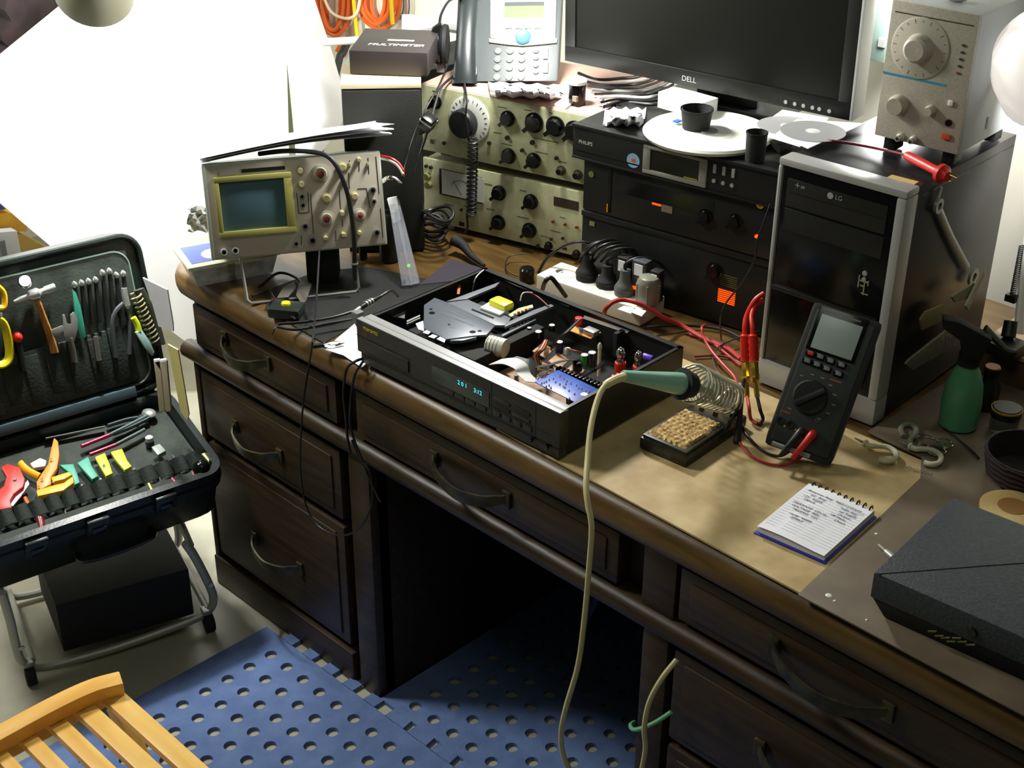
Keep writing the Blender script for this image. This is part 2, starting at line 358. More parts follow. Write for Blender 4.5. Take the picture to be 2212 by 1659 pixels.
# ================================================================ OPEN DISC PLAYER
pl = T('disc_player', 'black hi-fi disc player with its lid off and circuit boards exposed', 'disc player', (-1.5769, -.0179, .762), (0, 0, .0252))
PW, PD, PH = .4576, .305, .0875
FPAN = M('player_front_black', (50, 51, 47), .4, noise=(200, (44, 45, 41), (54, 55, 51)))
PTOP = M('player_front_top', (172, 173, 172), .36, .35)
box('chassis_floor', pl, (.006, .02, .010), (PW-.006, PD, .014), BLKM, .0005)
box('side_wall', pl, (.004, .02, .010), (.006, PD, PH-.002), BLK, 0); box('side_wall', pl, (PW-.006, .02, .010), (PW-.004, PD, PH-.002), BLK, 0)
box('side_flange', pl, (.004, .024, PH-.003), (.012, PD, PH-.002), BLK, 0); box('side_flange', pl, (PW-.012, .024, PH-.003), (PW-.004, PD, PH-.002), BLK, 0)
box('rear_wall', pl, (.004, PD-.002, .010), (PW-.004, PD, PH-.002), BLK, 0); box('rear_flange', pl, (.004, PD-.010, PH-.003), (PW-.004, PD-.002, PH-.002), BLK, 0)
fr = box('front_panel', pl, (0, 0, .028), (PW, .020, PH), FPAN, .0012)
box('front_foot_strip', pl, (.004, .004, .006), (PW-.004, .020, .0275), FPAN, .001)
box('front_top_strip', pl, (.001, .001, PH), (PW-.001, .0125, PH+.0012), PTOP, .0004)
box('front_top_strip', pl, (.004, .0145, PH-.001), (PW-.004, .030, PH+.0002), PTOP, .0004)
for x in (.04, PW-.04):
    for y in (.03, PD-.03): cyl('foot', pl, (x, y, -.0015), (x, y, .010), .016, BLKM)
# disc tray door (recess line), display, buttons
def q(px, py, y=-.0004): return fl(pl, px, py, 'y', y)
d0, d1 = q(790, 740), q(877, 812)
FL = fr
obj('disc_tray', MB().box((.020, -.0022, .034), (.128, 0, .056)), FPAN, pl, .0008)
a = q(933, 782); b = q(1057, 836); c = q(1054, 868)
DX_0, DX_1 = a.x, b.x
WINM = M('display_window', (62, 72, 66), .2)
box('display_window', pl, (DX_0, -.0012, .040), (DX_1, 0, .068), WINM, .0004)
CY = M('display_cyan', (70, 215, 235), .5, emit=1.3)
text(pl, '2 0 1', (DX_0+.070, -.0016, .0605), .0105, CY, ext=.0001); text(pl, '3:12', (DX_0+.104, -.0016, .0600), .0105, CY, ext=.0001)
GT = M('gold_print', (226, 206, 60), .5)
text(pl, 'marantz', (.036, -.0006, .0785), .0115, GT, ext=.0001)
text(pl, 'CD', (.021, -.0004, .066), .009, M('dim_gold_print', (120, 108, 50), .5), ext=.0001)
for i in range(4): box('button', pl, (DX_1-.10+i*.024, -.0022, .031), (DX_1-.079+i*.024, 0, .038), FPAN, .0005)
for i in range(2):
    for j in range(2): box('button', pl, (DX_1+.008+i*.042, -.002, .060-j*.012), (DX_1+.044+i*.042, 0, .0655-j*.012), BLK if (i+j) % 2 else FPAN, .0005)
for i in range(4): box('button', pl, (DX_1+.008+i*.022, -.0022, .033), (DX_1+.024+i*.022, 0, .041), FPAN, .0006)
box('panel_groove', pl, (DX_1+.003, -.0006, .028), (DX_1+.0045, .0, PH-.002), BLKG, 0); box('panel_groove', pl, (DX_1+.003, -.0006, .0435), (PW-.02, 0, .045), BLKG, 0)
box('panel_groove', pl, (PW-.05, -.0006, .028), (PW-.0485, 0, PH-.004), BLKG, 0); box('panel_groove', pl, (0, -.0006, .0585), (.13, 0, .0598), BLKG, 0)
j = q(1180, 957); cyl('headphone_socket', pl, (j.x, .001, .020), (j.x, -.0025, .020), .0045, BLKG)
j = q(1147, 940); cyl('level_knob', pl, (j.x, .001, .020), (j.x, -.004, .020), .004, BLK)
# transport mechanism
TRM = M('transport_plate', (92, 98, 106), .35, .2); TRM2 = M('transport_frame', (104, 108, 114), .4)
def pz(pxs, z): return [fl(pl, a_, b_, 'z', z) for a_, b_ in pxs]
clamp = pan('clamp_plate', pl, pz([(916, 663), (939, 647), (976, 661), (1069, 708), (1052, 727), (1026, 729), (964, 737), (915, 713)], .074), TRM, (0, 0, .004), .0012)
for px, py, rr in ((933, 676, .0055), (931, 668, .003), (1021, 717, .0055), (1036, 715, .0035), (970, 701, .0025)):
    p = fl(pl, px, py, 'z', .078); obj('opening', MB().lathe(p, (0, 0, 1), [(rr, 0), (rr*.9, .0004)], 14), BLKG, clamp)
for k, (px, py, L_) in enumerate(((985, 678, .05), (979, 687, .055), (1000, 694, .05), (975, 706, .012), (1004, 680, .04))):
    p = fl(pl, px, py, 'z', .0781); obj('moulded_text_line', MB().box(p+Vector((-L_/2, -.001, 0)), p+Vector((L_/2, .0006, .0003))), TRM2, clamp)
pan('clamp_rim', pl, pz([(964, 737), (1026, 729), (1030, 735), (1000, 742), (975, 743)], .070), TRM, (0, 0, .006), .001)
pan('transport_arm', pl, pz([(962, 657), (1082, 613), (1070, 625), (1008, 651)], .070), TRM2, (0, 0, .005), .001)
pan('transport_bridge', pl, pz([(962, 657), (1008, 651), (1104, 692), (1094, 708), (1069, 708)], .068), TRM2, (0, 0, .005), .001)
pan('transport_arm', pl, pz([(1092, 703), (1140, 681), (1143, 678), (1190, 662), (1197, 666), (1143, 689), (1090, 712)], .069), TRM2, (0, 0, .005), .001)
pan('transport_rail', pl, pz([(1083, 727), (1155, 692), (1158, 695), (1085, 731)], .062), TRM2, (0, 0, .004), .0005)
pan('slot', pl, pz([(1020, 667), (1068, 686), (1065, 688), (1018, 669)], .0735), BLKG, (0, 0, .0004))
obj('carriage_body', MB().box((.05, .07, .02), (.21, .24, .060)), BLKM, pl, .003)
sled = pan('laser_sled', pl, pz([(1037, 668), (1058, 655), (1100, 672), (1080, 684)], .0735), WHITE, (0, 0, .004), .001)
yb = fl(pl, 1083, 655, 'z', .082)
YELT = M('yellow_tape', (228, 222, 60), .35)
obj('taped_coil', MB().box(yb+Vector((-.020, -.013, -.010)), yb+Vector((.020, .013, .006))), YELT, pl, .006)
pan('pickup_board', pl, pz([(1098, 682), (1120, 668), (1150, 660), (1152, 666), (1105, 686)], .074), M('pale_green_board', (176, 190, 130), .5), (0, 0, .002))
for i in range(5): p = fl(pl, 1112+i*8, 678-i*3, 'z', .078); obj('component', MB().ball(p, .0028, 8), (WHITE, RED, STEEL, ORANGE, WHITE)[i], pl)
for pxs in ([(898, 700), (914, 694), (916, 716), (904, 712)], [(921, 714), (931, 718), (925, 723), (913, 719)], [(935, 723), (945, 727), (938, 732), (925, 728)], [(952, 728), (963, 733), (960, 741), (943, 733)]): pan('white_tab', pl, pz(pxs, .076), PAPER, (0, 0, .001))
pan('metal_bracket', pl, pz([(833, 682), (850, 684), (876, 670), (874, 690)], .066), GREY, (0, 0, .002)); pan('metal_bracket', pl, pz([(878, 695), (907, 682), (908, 685), (880, 698)], .07), STEELD, (0, 0, .002)); pan('metal_bracket', pl, pz([(878, 700), (907, 687), (908, 690), (880, 703)], .064), STEELD, (0, 0, .002))
pan('cable_strip', pl, pz([(990, 612), (996, 610), (993, 636), (987, 636)], .072), ORANGE, (0, 0, .001))
mo = fl(pl, 1072, 752, 'z', .058); obj('loading_motor', MB().rod(mo+Vector((-.014, -.004, .004)), mo+Vector((.018, .004, .004)), .016, n=22), M('motor_white', (205, 205, 185), .35), pl, .002)
for k in range(4): obj('motor_ring', MB().rod(mo+Vector((-.012+k*.006, -.0035+k*.0015, .004)), mo+Vector((-.011+k*.006, -.0032+k*.0015, .004)), .0167, n=22), STEEL, pl)
for k in range(14):
    px, py = 1052+rnd.random()*60-30, 752+rnd.random()*22-11; p = fl(pl, px, py, 'z', .03+rnd.random()*.02)
    if abs(px-1072) > 16: obj('gear_part', MB().rod(p, p+Vector((0, 0, .006)), .003+rnd.random()*.004, n=10), rnd.choice((BLK, BLKM, GREYD, STEELD)), pl)
# boards
pan('main_board', pl, [Vector((.215, .03, .018)), Vector((.44, .03, .018)), Vector((.44, .20, .018)), Vector((.215, .20, .018))], PCBT, (0, 0, .0016))
BLUEB = M('blue_circuit_board', (52, 88, 186), .35, noise=(30, (44, 78, 170), (62, 100, 200)))
bb = pan('display_board', pl, pz([(1154, 826), (1206, 801), (1295, 844), (1247, 873)], .078), BLUEB, (0, 0, .0016), .0003)
for k, (px, py) in enumerate(((1170, 829), (1175, 827), (1180, 825), (1186, 821), (1195, 819), (1209, 813), (1218, 819), (1224, 824), (1233, 829), (1245, 833), (1200, 826), (1209, 831), (1217, 836), (1229, 845), (1180, 836), (1190, 839), (1241, 852), (1220, 838), (1250, 839), (1256, 840), (1265, 845), (1272, 847), (1230, 862), (1186, 834), (1222, 830))):
    p = fl(pl, px, py, 'z', .0796); obj('solder_joint', MB().rod(p, p+Vector((0, 0, .0035)), .0019, .0004, 7), M('solder_pale', (200, 204, 212), .35, .2), bb)
text(pl, '1', fl(pl, 1185, 806, 'z', .0797), .006, WHITE, 'top')
p = fl(pl, 1262, 852, 'z', .0798); obj('white_pad', MB().lathe(p, (0, 0, 1), [(.006, 0), (.0055, .0006)], 16), PAPER, bb)
for i in range(12):
    t_ = i/11; p = fl(pl, 1208+t_*90-4, 806+t_*36-4, 'z', .070); obj('pin', MB().box(p+Vector((-.0022, -.002, -.004)), p+Vector((.0022, .009, .006))), BLKG, pl, .0005)
ob = pan('power_board', pl, pz([(1227, 714), (1240, 706), (1299, 719), (1276, 733)], .06), M('orange_circuit_board', (226, 150, 56), .5), (0, 0, .0016))
def up(name, px, py, z, r_, h_, mat, topm=None, n_=16, par=None):
    p = fl(pl, px, py, 'z', z); o = obj(name, MB().rod(p, p+Vector((0, 0, h_)), r_, n=n_), mat, par or pl, .0006)
    if topm: obj('capacitor_top', MB().lathe(p+Vector((0, 0, h_)), (0, 0, 1), [(r_*.93, 0), (r_*.9, .0008)], n_), topm, o)
    return o
up('red_coil', 1250, 702, .0616, .0068, .014, RED); p = fl(pl, 1256, 713, 'z', .065); obj('blue_capacitor', MB().ball(p, .005, 12, 1.2, .6, .8), M('blue_drop', (60, 110, 170), .3), ob)
p = fl(pl, 1277, 716, 'z', .066); obj('crystal_can', MB().box(p+Vector((-.012, -.008, -.005)), p+Vector((.012, .008, .004))), STEELD, ob, .001)
GRN = M('green_sleeve', (10, 140, 60), .35); DNV = M('dark_blue_sleeve', (30, 30, 50), .3)
up('capacitor', 1262, 788, .05, .0065, .018, GRN, STEEL); up('capacitor', 1278, 790, .05, .0068, .024, DNV, STEEL); up('capacitor', 1208, 762, .045, .0062, .020, DNV, STEEL)
up('capacitor', 1226, 765, .05, .0055, .010, M('green_white_sleeve', (150, 190, 160), .4), STEEL); up('capacitor', 1163, 728, .06, .006, .010, BLKG, WHITE); up('capacitor', 1192, 714, .06, .0055, .010, BLKG, STEEL)
up('regulator', 1247, 800, .055, .008, .016, BLKG); up('capacitor', 1143, 722, .05, .004, .012, BLKG, STEEL)
for px, py, rr, rd in ((1340, 768, .0085, 1), (1378, 776, .0075, 0)):
    p = fl(pl, px, py+18, 'z', .052); o = obj('glass_valve', MB().lathe(p, (0, 0, 1), [(rr*.8, 0), (rr*.85, .006), (rr*.65, .010), (rr*1.0, .017), (rr*.95, .024), (rr*.5, .029), (rr*.1, .031)], 16), CHROME, pl)
    obj('valve_base', MB().rod(p+Vector((0, 0, -.012)), p+Vector((0, 0, .003)), rr*1.1, n=16), RED, o)
for px, py in ((1325, 815), (1372, 792), (1380, 795), (1335, 812)): p = fl(pl, px, py, 'z', .05); obj('red_component', MB().ball(p, .005, 10), RED, pl)
p = fl(pl, 1398, 772, 'z', .062); obj('purple_capacitor', MB().rod(p+Vector((-.008, 0, 0)), p+Vector((.010, .002, 0)), .0055), M('purple_sleeve', (90, 66, 180), .35), pl, .001)
p = fl(pl, 1293, 812, 'z', .04); o = obj('nylon_post', MB().rod(p, p+Vector((0, 0, .052)), .0028, n=10), M('nylon', (226, 224, 180), .4), pl); obj('nylon_tip', MB().lathe(p+Vector((0, 0, .050)), (0, 0, 1), [(.0036, 0), (.0036, .006), (.0022, .009), (.001, .0105)], 12), M('nylon', (0, 0, 0)), o)
p = fl(pl, 1330, 770, 'z', .03); obj('heat_sink', MB().box(p+Vector((-.004, -.004, 0)), p+Vector((.004, .018, .045))), BLKM, pl, .001)
for k in range(46):                            # small board components
    x, y = .225+rnd.random()*.20, .045+rnd.random()*.15; h_ = .004+rnd.random()*.014; w_ = .003+rnd.random()*.007
    o = obj('component', MB().box((x, y, .0196), (x+w_, y+.003+rnd.random()*.005, .0196+h_)) if k % 2 else MB().rod((x, y, .0196), (x, y, .0196+h_), w_*.5, n=9), rnd.choice((BLKG, BLK, STEEL, PCBT, WHITE, GREY, RED, GRN, DNV, GOLD)), pl)
for k in range(3): pan('tan_bracket', pl, pz([(1150+k*34, 760+k*22), (1172+k*34, 742+k*22), (1196+k*34, 757+k*22), (1178+k*34, 775+k*22)], .048), PCBT, (0, 0, .002), .0005)
obj('rear_label', MB().prism([fl(pl, *a_, 'y', PD-.0035) for a_ in ((1262, 682), (1360, 714), (1354, 720), (1259, 688))], (0, .001, 0)), WHITE, pl)
# flat cables and wire bundles inside
def fw(name, pxs, w_, mat, n_=4): return obj(name, MB().tube([fl(pl, a_, b_, 'z', z_) for a_, b_, z_ in pxs], (w_ if n_ > 4 else (w_, .0005)), n_, 6, flat=(0, 1, 0) if n_ == 4 else None), mat, pl)
WFC = M('white_flat_cable', (222, 222, 220), .35)
fw('flat_cable', [(1070, 782, .07), (1100, 780, .088), (1125, 792, .086), (1132, 808, .078), (1152, 826, .080)], .013, WFC)
fw('flat_cable', [(1100, 776, .06), (1130, 785, .085), (1160, 800, .07)], .014, GREY)
fw('flat_cable', [(1148, 793, .070), (1180, 790, .080), (1215, 780, .082), (1245, 778, .07)], .006, GREYD)
for k in range(3): fw('wire', [(1153+k*5, 825, .07), (1168+k*5, 806, .084), (1190+k*3, 798, .06)], .0009, GREY, 6)
for k, mt in enumerate((REDW, WHITE, M('brown_wire', (110, 60, 40), .5), ORANGE, BLK)): fw('wire', [(1176+k*2, 735, .06), (1166+k*3, 752, .085), (1152+k*3, 768, .075), (1160+k*2, 790, .05)], .0011, mt, 6)
for k in range(3): fw('wire', [(1255-k*3, 690, .08), (1228-k*3, 716, .086), (1204-k*2, 735, .07), (1185, 765, .04)], .0012, BLK if k != 1 else GREY, 6)
for k in range(3): fw('wire', [(1300+k*3, 780, .075), (1285+k*3, 797, .08), (1262+k*2, 812, .06)], .0012, BLK, 6)
fw('wire', [(1045, 583, .085), (1028, 600, .086), (1020, 630, .05)], .0012, WHITE, 6)
fw('wire', [(1220, 752, .06), (1245, 758, .066), (1262, 764, .06)], .0012, REDW, 6)
fw('wire', [(1128, 642, .076), (1136, 632, .086), (1160, 640, .08), (1185, 662, .076)], .0014, M('brown_wire', (0, 0, 0)), 6); fw('wire', [(1124, 650, .076), (1130, 633, .088), (1150, 632, .084)], .0011, WHITE, 6)
for k in range(2): fw('wire_loom', [(1062, 588, .080-k*.008), (1110, 614, .078-k*.008), (1170, 636, .078-k*.008), (1230, 662, .078-k*.008)], .0022, GREYD, 6)
# ================================================================ OSCILLOSCOPE on its wire bail
sc = T('oscilloscope', 'cream oscilloscope with yellow-rimmed screen tilted up on a wire bail', 'oscilloscope', (-1.9571, -.0382, .8451), (-.2534, -.0039, 1.0202))
SW, SH = .3168, .1693
SCF = M('scope_face', (190, 182, 166), .5); SCC = M('scope_case', (196, 204, 190), .5); SCB = M('scope_bezel', (172, 168, 92), .5)
box('case', sc, (.004, .012, .004), (SW-.004, .14, SH-.004), SCC, .004)
box('front_frame', sc, (-.006, .002, -.003), (SW+.003, .022, SH+.003), SCC, .003)
face = box('front_panel', sc, (0, -.001, 0), (SW, .006, SH), SCF, .001)
def sq(px, py, y=-.0012): return fl(sc, px, py, 'y', y)
A = [sq(460, 383), sq(628, 371), sq(643, 494), sq(477, 519)]; B = [sq(472, 396), sq(611, 382), sq(624, 487), sq(487, 501)]
x0, x1, z1, z0 = A[0].x, A[1].x, (A[0].z+A[1].z)/2, (A[2].z+A[3].z)/2; u0, u1, w1, w0 = B[0].x, B[1].x, (B[0].z+B[1].z)/2, (B[2].z+B[3].z)/2
m = MB()
for lo, hi in (((x0, z0), (x1, w0)), ((x0, w1), (x1, z1)), ((x0, w0), (u0, w1)), ((u1, w0), (x1, w1))): m.box((lo[0], -.010, lo[1]), (hi[0], -.001, hi[1]))
obj('screen_bezel', m, SCB, sc, .0015)
obj('screen', MB().grid([[Vector((u0+(u1-u0)*i/6, -.002-.004*(1-((i-3)/3)**2)*(1-((j-3)/3)**2), w0+(w1-w0)*j/6)) for i in range(7)] for j in range(7)]), M('scope_screen', (84, 112, 120), .2), sc)
def srect(name, pa, pb, mat, y=-.0022, grow=0):
    a_, b_ = sq(*pa), sq(*pb); return obj(name, MB().box((min(a_.x, b_.x)-grow, y, min(a_.z, b_.z)-grow), (max(a_.x, b_.x)+grow, -.0008, max(a_.z, b_.z)+grow)), mat, sc)
srect('name_strip', (521, 370), (612, 362), BLK, grow=.003); srect('name_plate', (478, 375), (518, 370), SILV, grow=.003)
KY = M('scope_knob_cream', (184, 176, 128), .5); KR = M('scope_knob_red', (126, 50, 40), .5); SLV = M('scope_skirt', (172, 168, 146), .5)
def sknob(px, py, r, red=False, h=.012):
    p = fl(sc, px, py, 'y', -.006); p.y = -.001
    k = obj('knob', MB().lathe(p, (0, -1, 0), [(r, 0), (r, .003), (r*.72, .004), (r*.62, h), (r*.2, h)], 20), SLV if red else KY, sc)
    if red: obj('red_cap', MB().lathe(p+Vector((0, -h, 0)), (0, -1, 0), [(r*.42, -.002), (r*.38, .004), (r*.1, .005)], 14), KR, k)
for a_ in ((691.6, 375.5, .017, 1), (705, 472.6, .015, 1), (777.5, 464.7, .012, 1), (739, 361, .009, 0), (648.6, 368.7, .0075, 0), (651, 398, .0075, 0), (705, 428.6, .010, 0), (766, 424, .008, 0), (739, 461, .006, 0), (775, 345, .005, 0), (742, 392, .005, 0), (703, 515, .005, 0), (741, 507, .005, 0), (776, 503, .005, 0)): sknob(*a_)
def sjack(px, py, r, mat=BLK, ring=STEELD):
    p = sq(px, py, -.001); o = obj('socket', MB().rod(p, p+Vector((0, -.006, 0)), r, n=16), ring, sc); obj('socket_hole', MB().rod(p+Vector((0, -.0055, 0)), p+Vector((0, -.0066, 0)), r*.62, n=12), BLKG, o)
for a_ in ((804.6, 410.5, .0065), (807, 435, .005), (813.6, 502, .0065), (674.6, 519, .007), (639.6, 525.8, .005), (658.8, 488.5, .006), (652, 424, .0048), (654, 443, .0048)): sjack(*a_)
for a_ in ((484, 544, .0065), (508.5, 540.5, .0065)): sjack(*a_, ring=WHITE)
for (xa, ya, xb, yb) in ((641, 417, 645, 460), (665, 416, 668, 459), (671, 420, 677, 505), (733, 411, 736, 452), (739, 474, 740, 490), (755, 346, 756, 362), (776, 350, 776, 370), (795, 341, 797, 375), (772, 408, 792, 407), (792, 408, 799, 450), (812, 338, 819, 418), (753, 373, 755, 408), (651, 509, 651, 529), (725, 499, 726, 521), (822, 450, 827, 513), (645, 461, 667, 459)):
    a_, b_ = sq(xa, ya), sq(xb, yb); d_ = b_-a_; obj('printed_line', MB().obox((a_+b_)/2, d_.normalized(), (0, 1, 0), d_.cross(Vector((0, 1, 0))).normalized(), d_.length/2, .0003, .0007), INK, sc)
for px, py in ((734, 466), (745, 508), (795, 355), (755, 355)): p = sq(px, py); obj('slide_switch', MB().box(p+Vector((-.002, -.004, -.004)), p+Vector((.002, 0, .004))), KY, sc, .0006)
fL, fR = toL(sc, az(536, 656, .763)), toL(sc, az(776, 629, .763))
aL, aR = sq(519, 557, .01), sq(763, 535, .01); aL.z = aR.z = .0
m = MB().tube([aL, fL+(aL-fL)*.08, fL+(fR-fL)*.03, fR+(fL-fR)*.03, fR+(aR-fR)*.08, aR], .0028, 8, smooth=0); obj('wire_bail', m, STEELD, sc)
for x in (.03, SW-.03): cyl('rear_foot', sc, (x, .128, .006), (x, .128, -.049), .008, BLKM)
# papers on top and the black probe cable
for k, (lab, sh, zz) in enumerate((('lowest curled white sheet on the oscilloscope', 0, .003), ('middle curled white sheet on the oscilloscope', .012, .014), ('topmost crumpled white sheet on the oscilloscope', -.01, .025))):
    rows = []
    for j in range(6):
        v = j/5; row = []
        for i in range(13):
            u = i/12; x = -.006+u*.345+(.01*math.sin(v*5+k) if u > .9 else 0)+sh*v; z = SH+.005+zz*(.4+u)+.022*math.sin(min(u*2.2, 1.57))*(1-.25*k)+.0012*math.sin(u*9+k*2)*v
            row.append(toW(sc, (x, -.004+v*.135-.004*k, z)))
        rows.append(row)
    tag(obj('paper_sheet', MB().grid(rows, (0, 0, -.0006)), PAPER if k else PAPER2), lab, 'paper')
cable('probe_cable', 'thick black cable arching over the oscilloscope face', [toW(sc, p) for p in ((.10, .03, SH+.012), (.15, .0, SH+.016))]+[toW(sc, fl(sc, a_, b_, 'y', y_)) for a_, b_, y_ in ((690, 331, -.012), (722, 352, -.022), (745, 400, -.026), (757, 450, -.026), (764, 505, -.026), (766, 545, -.024), (766, 572, -.022))], .0045, RUB, 'cable')
o = obj('probe', MB().rod(toW(sc, fl(sc, 766, 566, 'y', -.022)), toW(sc, fl(sc, 767, 606, 'y', -.022)), .0055, .004), BLK); tag(o, 'black probe hanging below the oscilloscope from the thick black cable', 'probe'); 
pp = toW(sc, fl(sc, 766, 567, 'y', -.022))-o.location; obj('collar', MB().rod(pp, pp+Vector((0, 0, -.003)), .0065), STEEL, o)
# ================================================================ CREAM RACK INSTRUMENTS
IY = .234; IH = .1358
def inst(name, label, z): 
    t = T(name, label, 'test instrument', (-1.9657, .4862, z), IY)
    box('cabinet', t, (.003, .004, .002), (.405, .28, IH-.002), CREAMD, .002); box('front_panel', t, (0, -.003, 0), (.41, .005, IH), CREAM, .001)
    for x in (.04, .39): box('foot', t, (x-.012, .02, -.012), (x+.012, .045, .003), BLKM); box('foot', t, (x-.012, .23, -.012), (x+.012, .255, .003), BLKM)
    return t
lo_i = inst('rack_instrument', 'lower cream rack instrument with square meter window', .7735)
hi_i = inst('rack_instrument', 'upper cream rack instrument with large white tuning dial', .9258)
box('top_cover', hi_i, (.0, .0, IH-.001), (.41, .28, IH+.0015), M('pinkish_laminate', (190, 150, 135), .5), .0005)
def ik(t, L_, h=.014): 
    for px, py, r in L_: knob(t, px, py, r/1085, BLKG, -.003, h)
ik(hi_i, ((1093, 258, 15), (1150, 267, 19), (1196, 275, 19), (1237, 285, 19), (1095, 339, 15), (1149, 349, 15), (937, 222, 13)))
c = fl(hi_i, 1015, 258, 'y', -.003); 
dial = obj('dial', MB().lathe(c, (0, -1, 0), [(.047, 0), (.047, .003), (.044, .004), (.02, .004)], 40), M('dial_white', (214, 216, 206), .4), hi_i)
for k in range(24): a = 2*math.pi*k/24; p = c+Vector((math.cos(a)*.040, -.0042, math.sin(a)*.040)); obj('tick_mark', MB().obox(p, (math.cos(a), 0, math.sin(a)), (0, 1, 0), (-math.sin(a), 0, math.cos(a)), .0028, .0003, .0005), INK, dial)
c2 = c+Vector((-.008, -.004, -.006)); obj('dial_knob', MB().lathe(c2, (0, -1, 0), [(.029, 0), (.029, .016), (.026, .020), (.01, .021)], 28), BLK, hi_i, .0)
def small(t, L_, mat=BLK, r=.0035, h=.005, name='socket'):
    for px, py, s in L_: p = fl(t, px, py, 'y', -.003); obj(name, MB().rod(p, p+Vector((0, -h, 0)), s/1085, n=14), mat, t)
small(hi_i, ((1097, 297, 5), (1151, 307, 5), (961, 308, 4), (1058, 308, 4), (1129, 324, 4), (1203, 341, 4), (944, 262, 4)))
for px, py in ((1213, 368), (1249, 377)): p = fl(hi_i, px, py, 'y', -.003); o = obj('coax_socket', MB().lathe(p, (0, -1, 0), [(.010, 0), (.010, .002), (.0065, .003), (.0065, .012)], 18), BRASS, hi_i); obj('socket_hole', MB().rod(p+Vector((0, -.0115, 0)), p+Vector((0, -.0125, 0)), .005, n=12), BLKG, o)
ik(lo_i, ((1074, 419, 15), (1143, 438, 15), (1073, 483, 15), (1140, 500, 15)))
small(lo_i, ((922, 358, 4), (932, 361, 4), (1163, 530, 4), (1192, 516, 3), (1217, 514, 3), (998, 452, 3), (955, 468, 4)))
small(lo_i, ((1196, 478, 3), (1222, 484, 3), (1247, 490, 3)), M('dull_red_lens', (110, 40, 30), .3), name='indicator_lens')
small(lo_i, ((925, 380, 8), (928, 398, 8)), M('olive_knob', (110, 110, 66), .5), h=.010, name='small_knob')
for px, py in ((1186, 530), (1246, 548)): p = fl(lo_i, px, py, 'y', -.003); obj('coax_socket', MB().lathe(p, (0, -1, 0), [(.0085, 0), (.0085, .002), (.006, .003), (.006, .010)], 18), BLKG, lo_i)
def irect(t, name, pa, pb, mat, y=-.0045, bev=0): a_, b_ = fl(t, *pa, 'y', -.003), fl(t, *pb, 'y', -.003); return obj(name, MB().box((a_.x, y, min(a_.z, b_.z)), (b_.x, -.0028, max(a_.z, b_.z))), mat, t, bev)
irect(lo_i, 'black_label', (1197, 424), (1249, 455), M('label_brown_black', (48, 40, 32), .5)); irect(lo_i, 'printed_line', (1050, 505), (1255, 556), CREAM) if 0 else None
mw = irect(lo_i, 'meter_frame', (950, 363), (1043, 440), BLKM, -.0055, .0005); 
a_, b_ = fl(lo_i, 954, 366, 'y', -.006), fl(lo_i, 1042, 438, 'y', -.006)
box('meter_face', lo_i, (a_.x, -.0064, b_.z), (b_.x+.004, -.0055, a_.z), M('meter_face_white', (196, 198, 186), .5), 0)
mc = Vector(((a_.x+b_.x)/2, -.0066, b_.z+.006))
m = MB()
for k in range(24): an = R(35+k*4.7); m.obox(mc+Vector((math.cos(an)*.031, 0, math.sin(an)*.031)), (-math.sin(an), 0, math.cos(an)), (0, 1, 0), (math.cos(an), 0, math.sin(an)), .0013, .0002, .0004)
obj('meter_scale', m, INK, lo_i); obj('needle', MB().obox(mc+Vector((-.011, 0, .014)), Vector((-.6, 0, .8)), (0, 1, 0), Vector((.8, 0, .6)), .018, .0002, .0004), INK, lo_i)
irect(lo_i, 'toggle_plate', (992, 478), (1003, 489), BLK); irect(lo_i, 'toggle_plate', (1213, 532), (1224, 540), BLK); irect(hi_i, 'black_marks', (930, 300), (938, 311), INK)
for t, L_ in ((hi_i, ((1085, 232, 22), (1140, 238, 18), (1190, 244, 8), (1075, 287, 20), (1095, 312, 28), (1180, 303, 60), (1170, 330, 30), (1215, 350, 20), (940, 197, 14), (1005, 345, 20))), (lo_i, ((1055, 398, 20), (1130, 412, 16), (1060, 452, 22), (1130, 470, 30), (1215, 470, 14), (1180, 512, 30), (970, 442, 24), (1010, 446, 18), (955, 455, 14), (1200, 500, 26)))):
    for px, py, w_ in L_:
        p = fl(t, px, py, 'y', -.0032); obj('printed_line', MB().box(p+Vector((-w_/2200, -.0003, -.0006)), p+Vector((w_/2200, 0, .0006))), INK, t)
# ================================================================ SPEAKER
sp = T('speaker', 'black-fronted bookshelf speaker with a pale wood cabinet', 'speaker', (-1.9628, .2792, .7605), .8498)
LAMI = M('pale_laminate', (226, 206, 168), .45)
box('cabinet', sp, (0, .004, 0), (.1504, .122, .336), BLK, .001); box('top_board', sp, (-.001, -.004, .336), (.1514, .124, .3446), LAMI, .0006)
box('grille', sp, (.001, -.006, .004), (.1494, .004, .333), M('speaker_cloth', (38, 39, 36), .9, bump=(500, .4)), .003)
# MULTIMETER carton on top of it
mb_, Wd = base_frame('meter_carton', 'flat black carton with white printing lying on top of the speaker', 'carton', (756, 160), (924, 166), 1.1065)
DK = (fl(mb_, 829, 51, 'z', .046)).y
CART = M('black_carton', (52, 48, 48), .4)
pan('carton_body', mb_, [Vector((0, 0, 0)), Vector((Wd, 0, 0)), Vector((Wd, .165, 0)), Vector((.0, .165, 0))], CART, (0, 0, .046), .002)
text(mb_, 'MULTIMETER', fl(mb_, 855, 97, 'z', .0464), .019, WHITE, 'top', 0, shear=.2)
p = fl(mb_, 866, 87, 'z', .0464); box('white_logo_bar', mb_, p+Vector((-.026, -.004, -.0003)), p+Vector((.026, .005, 0)), WHITE, 0)
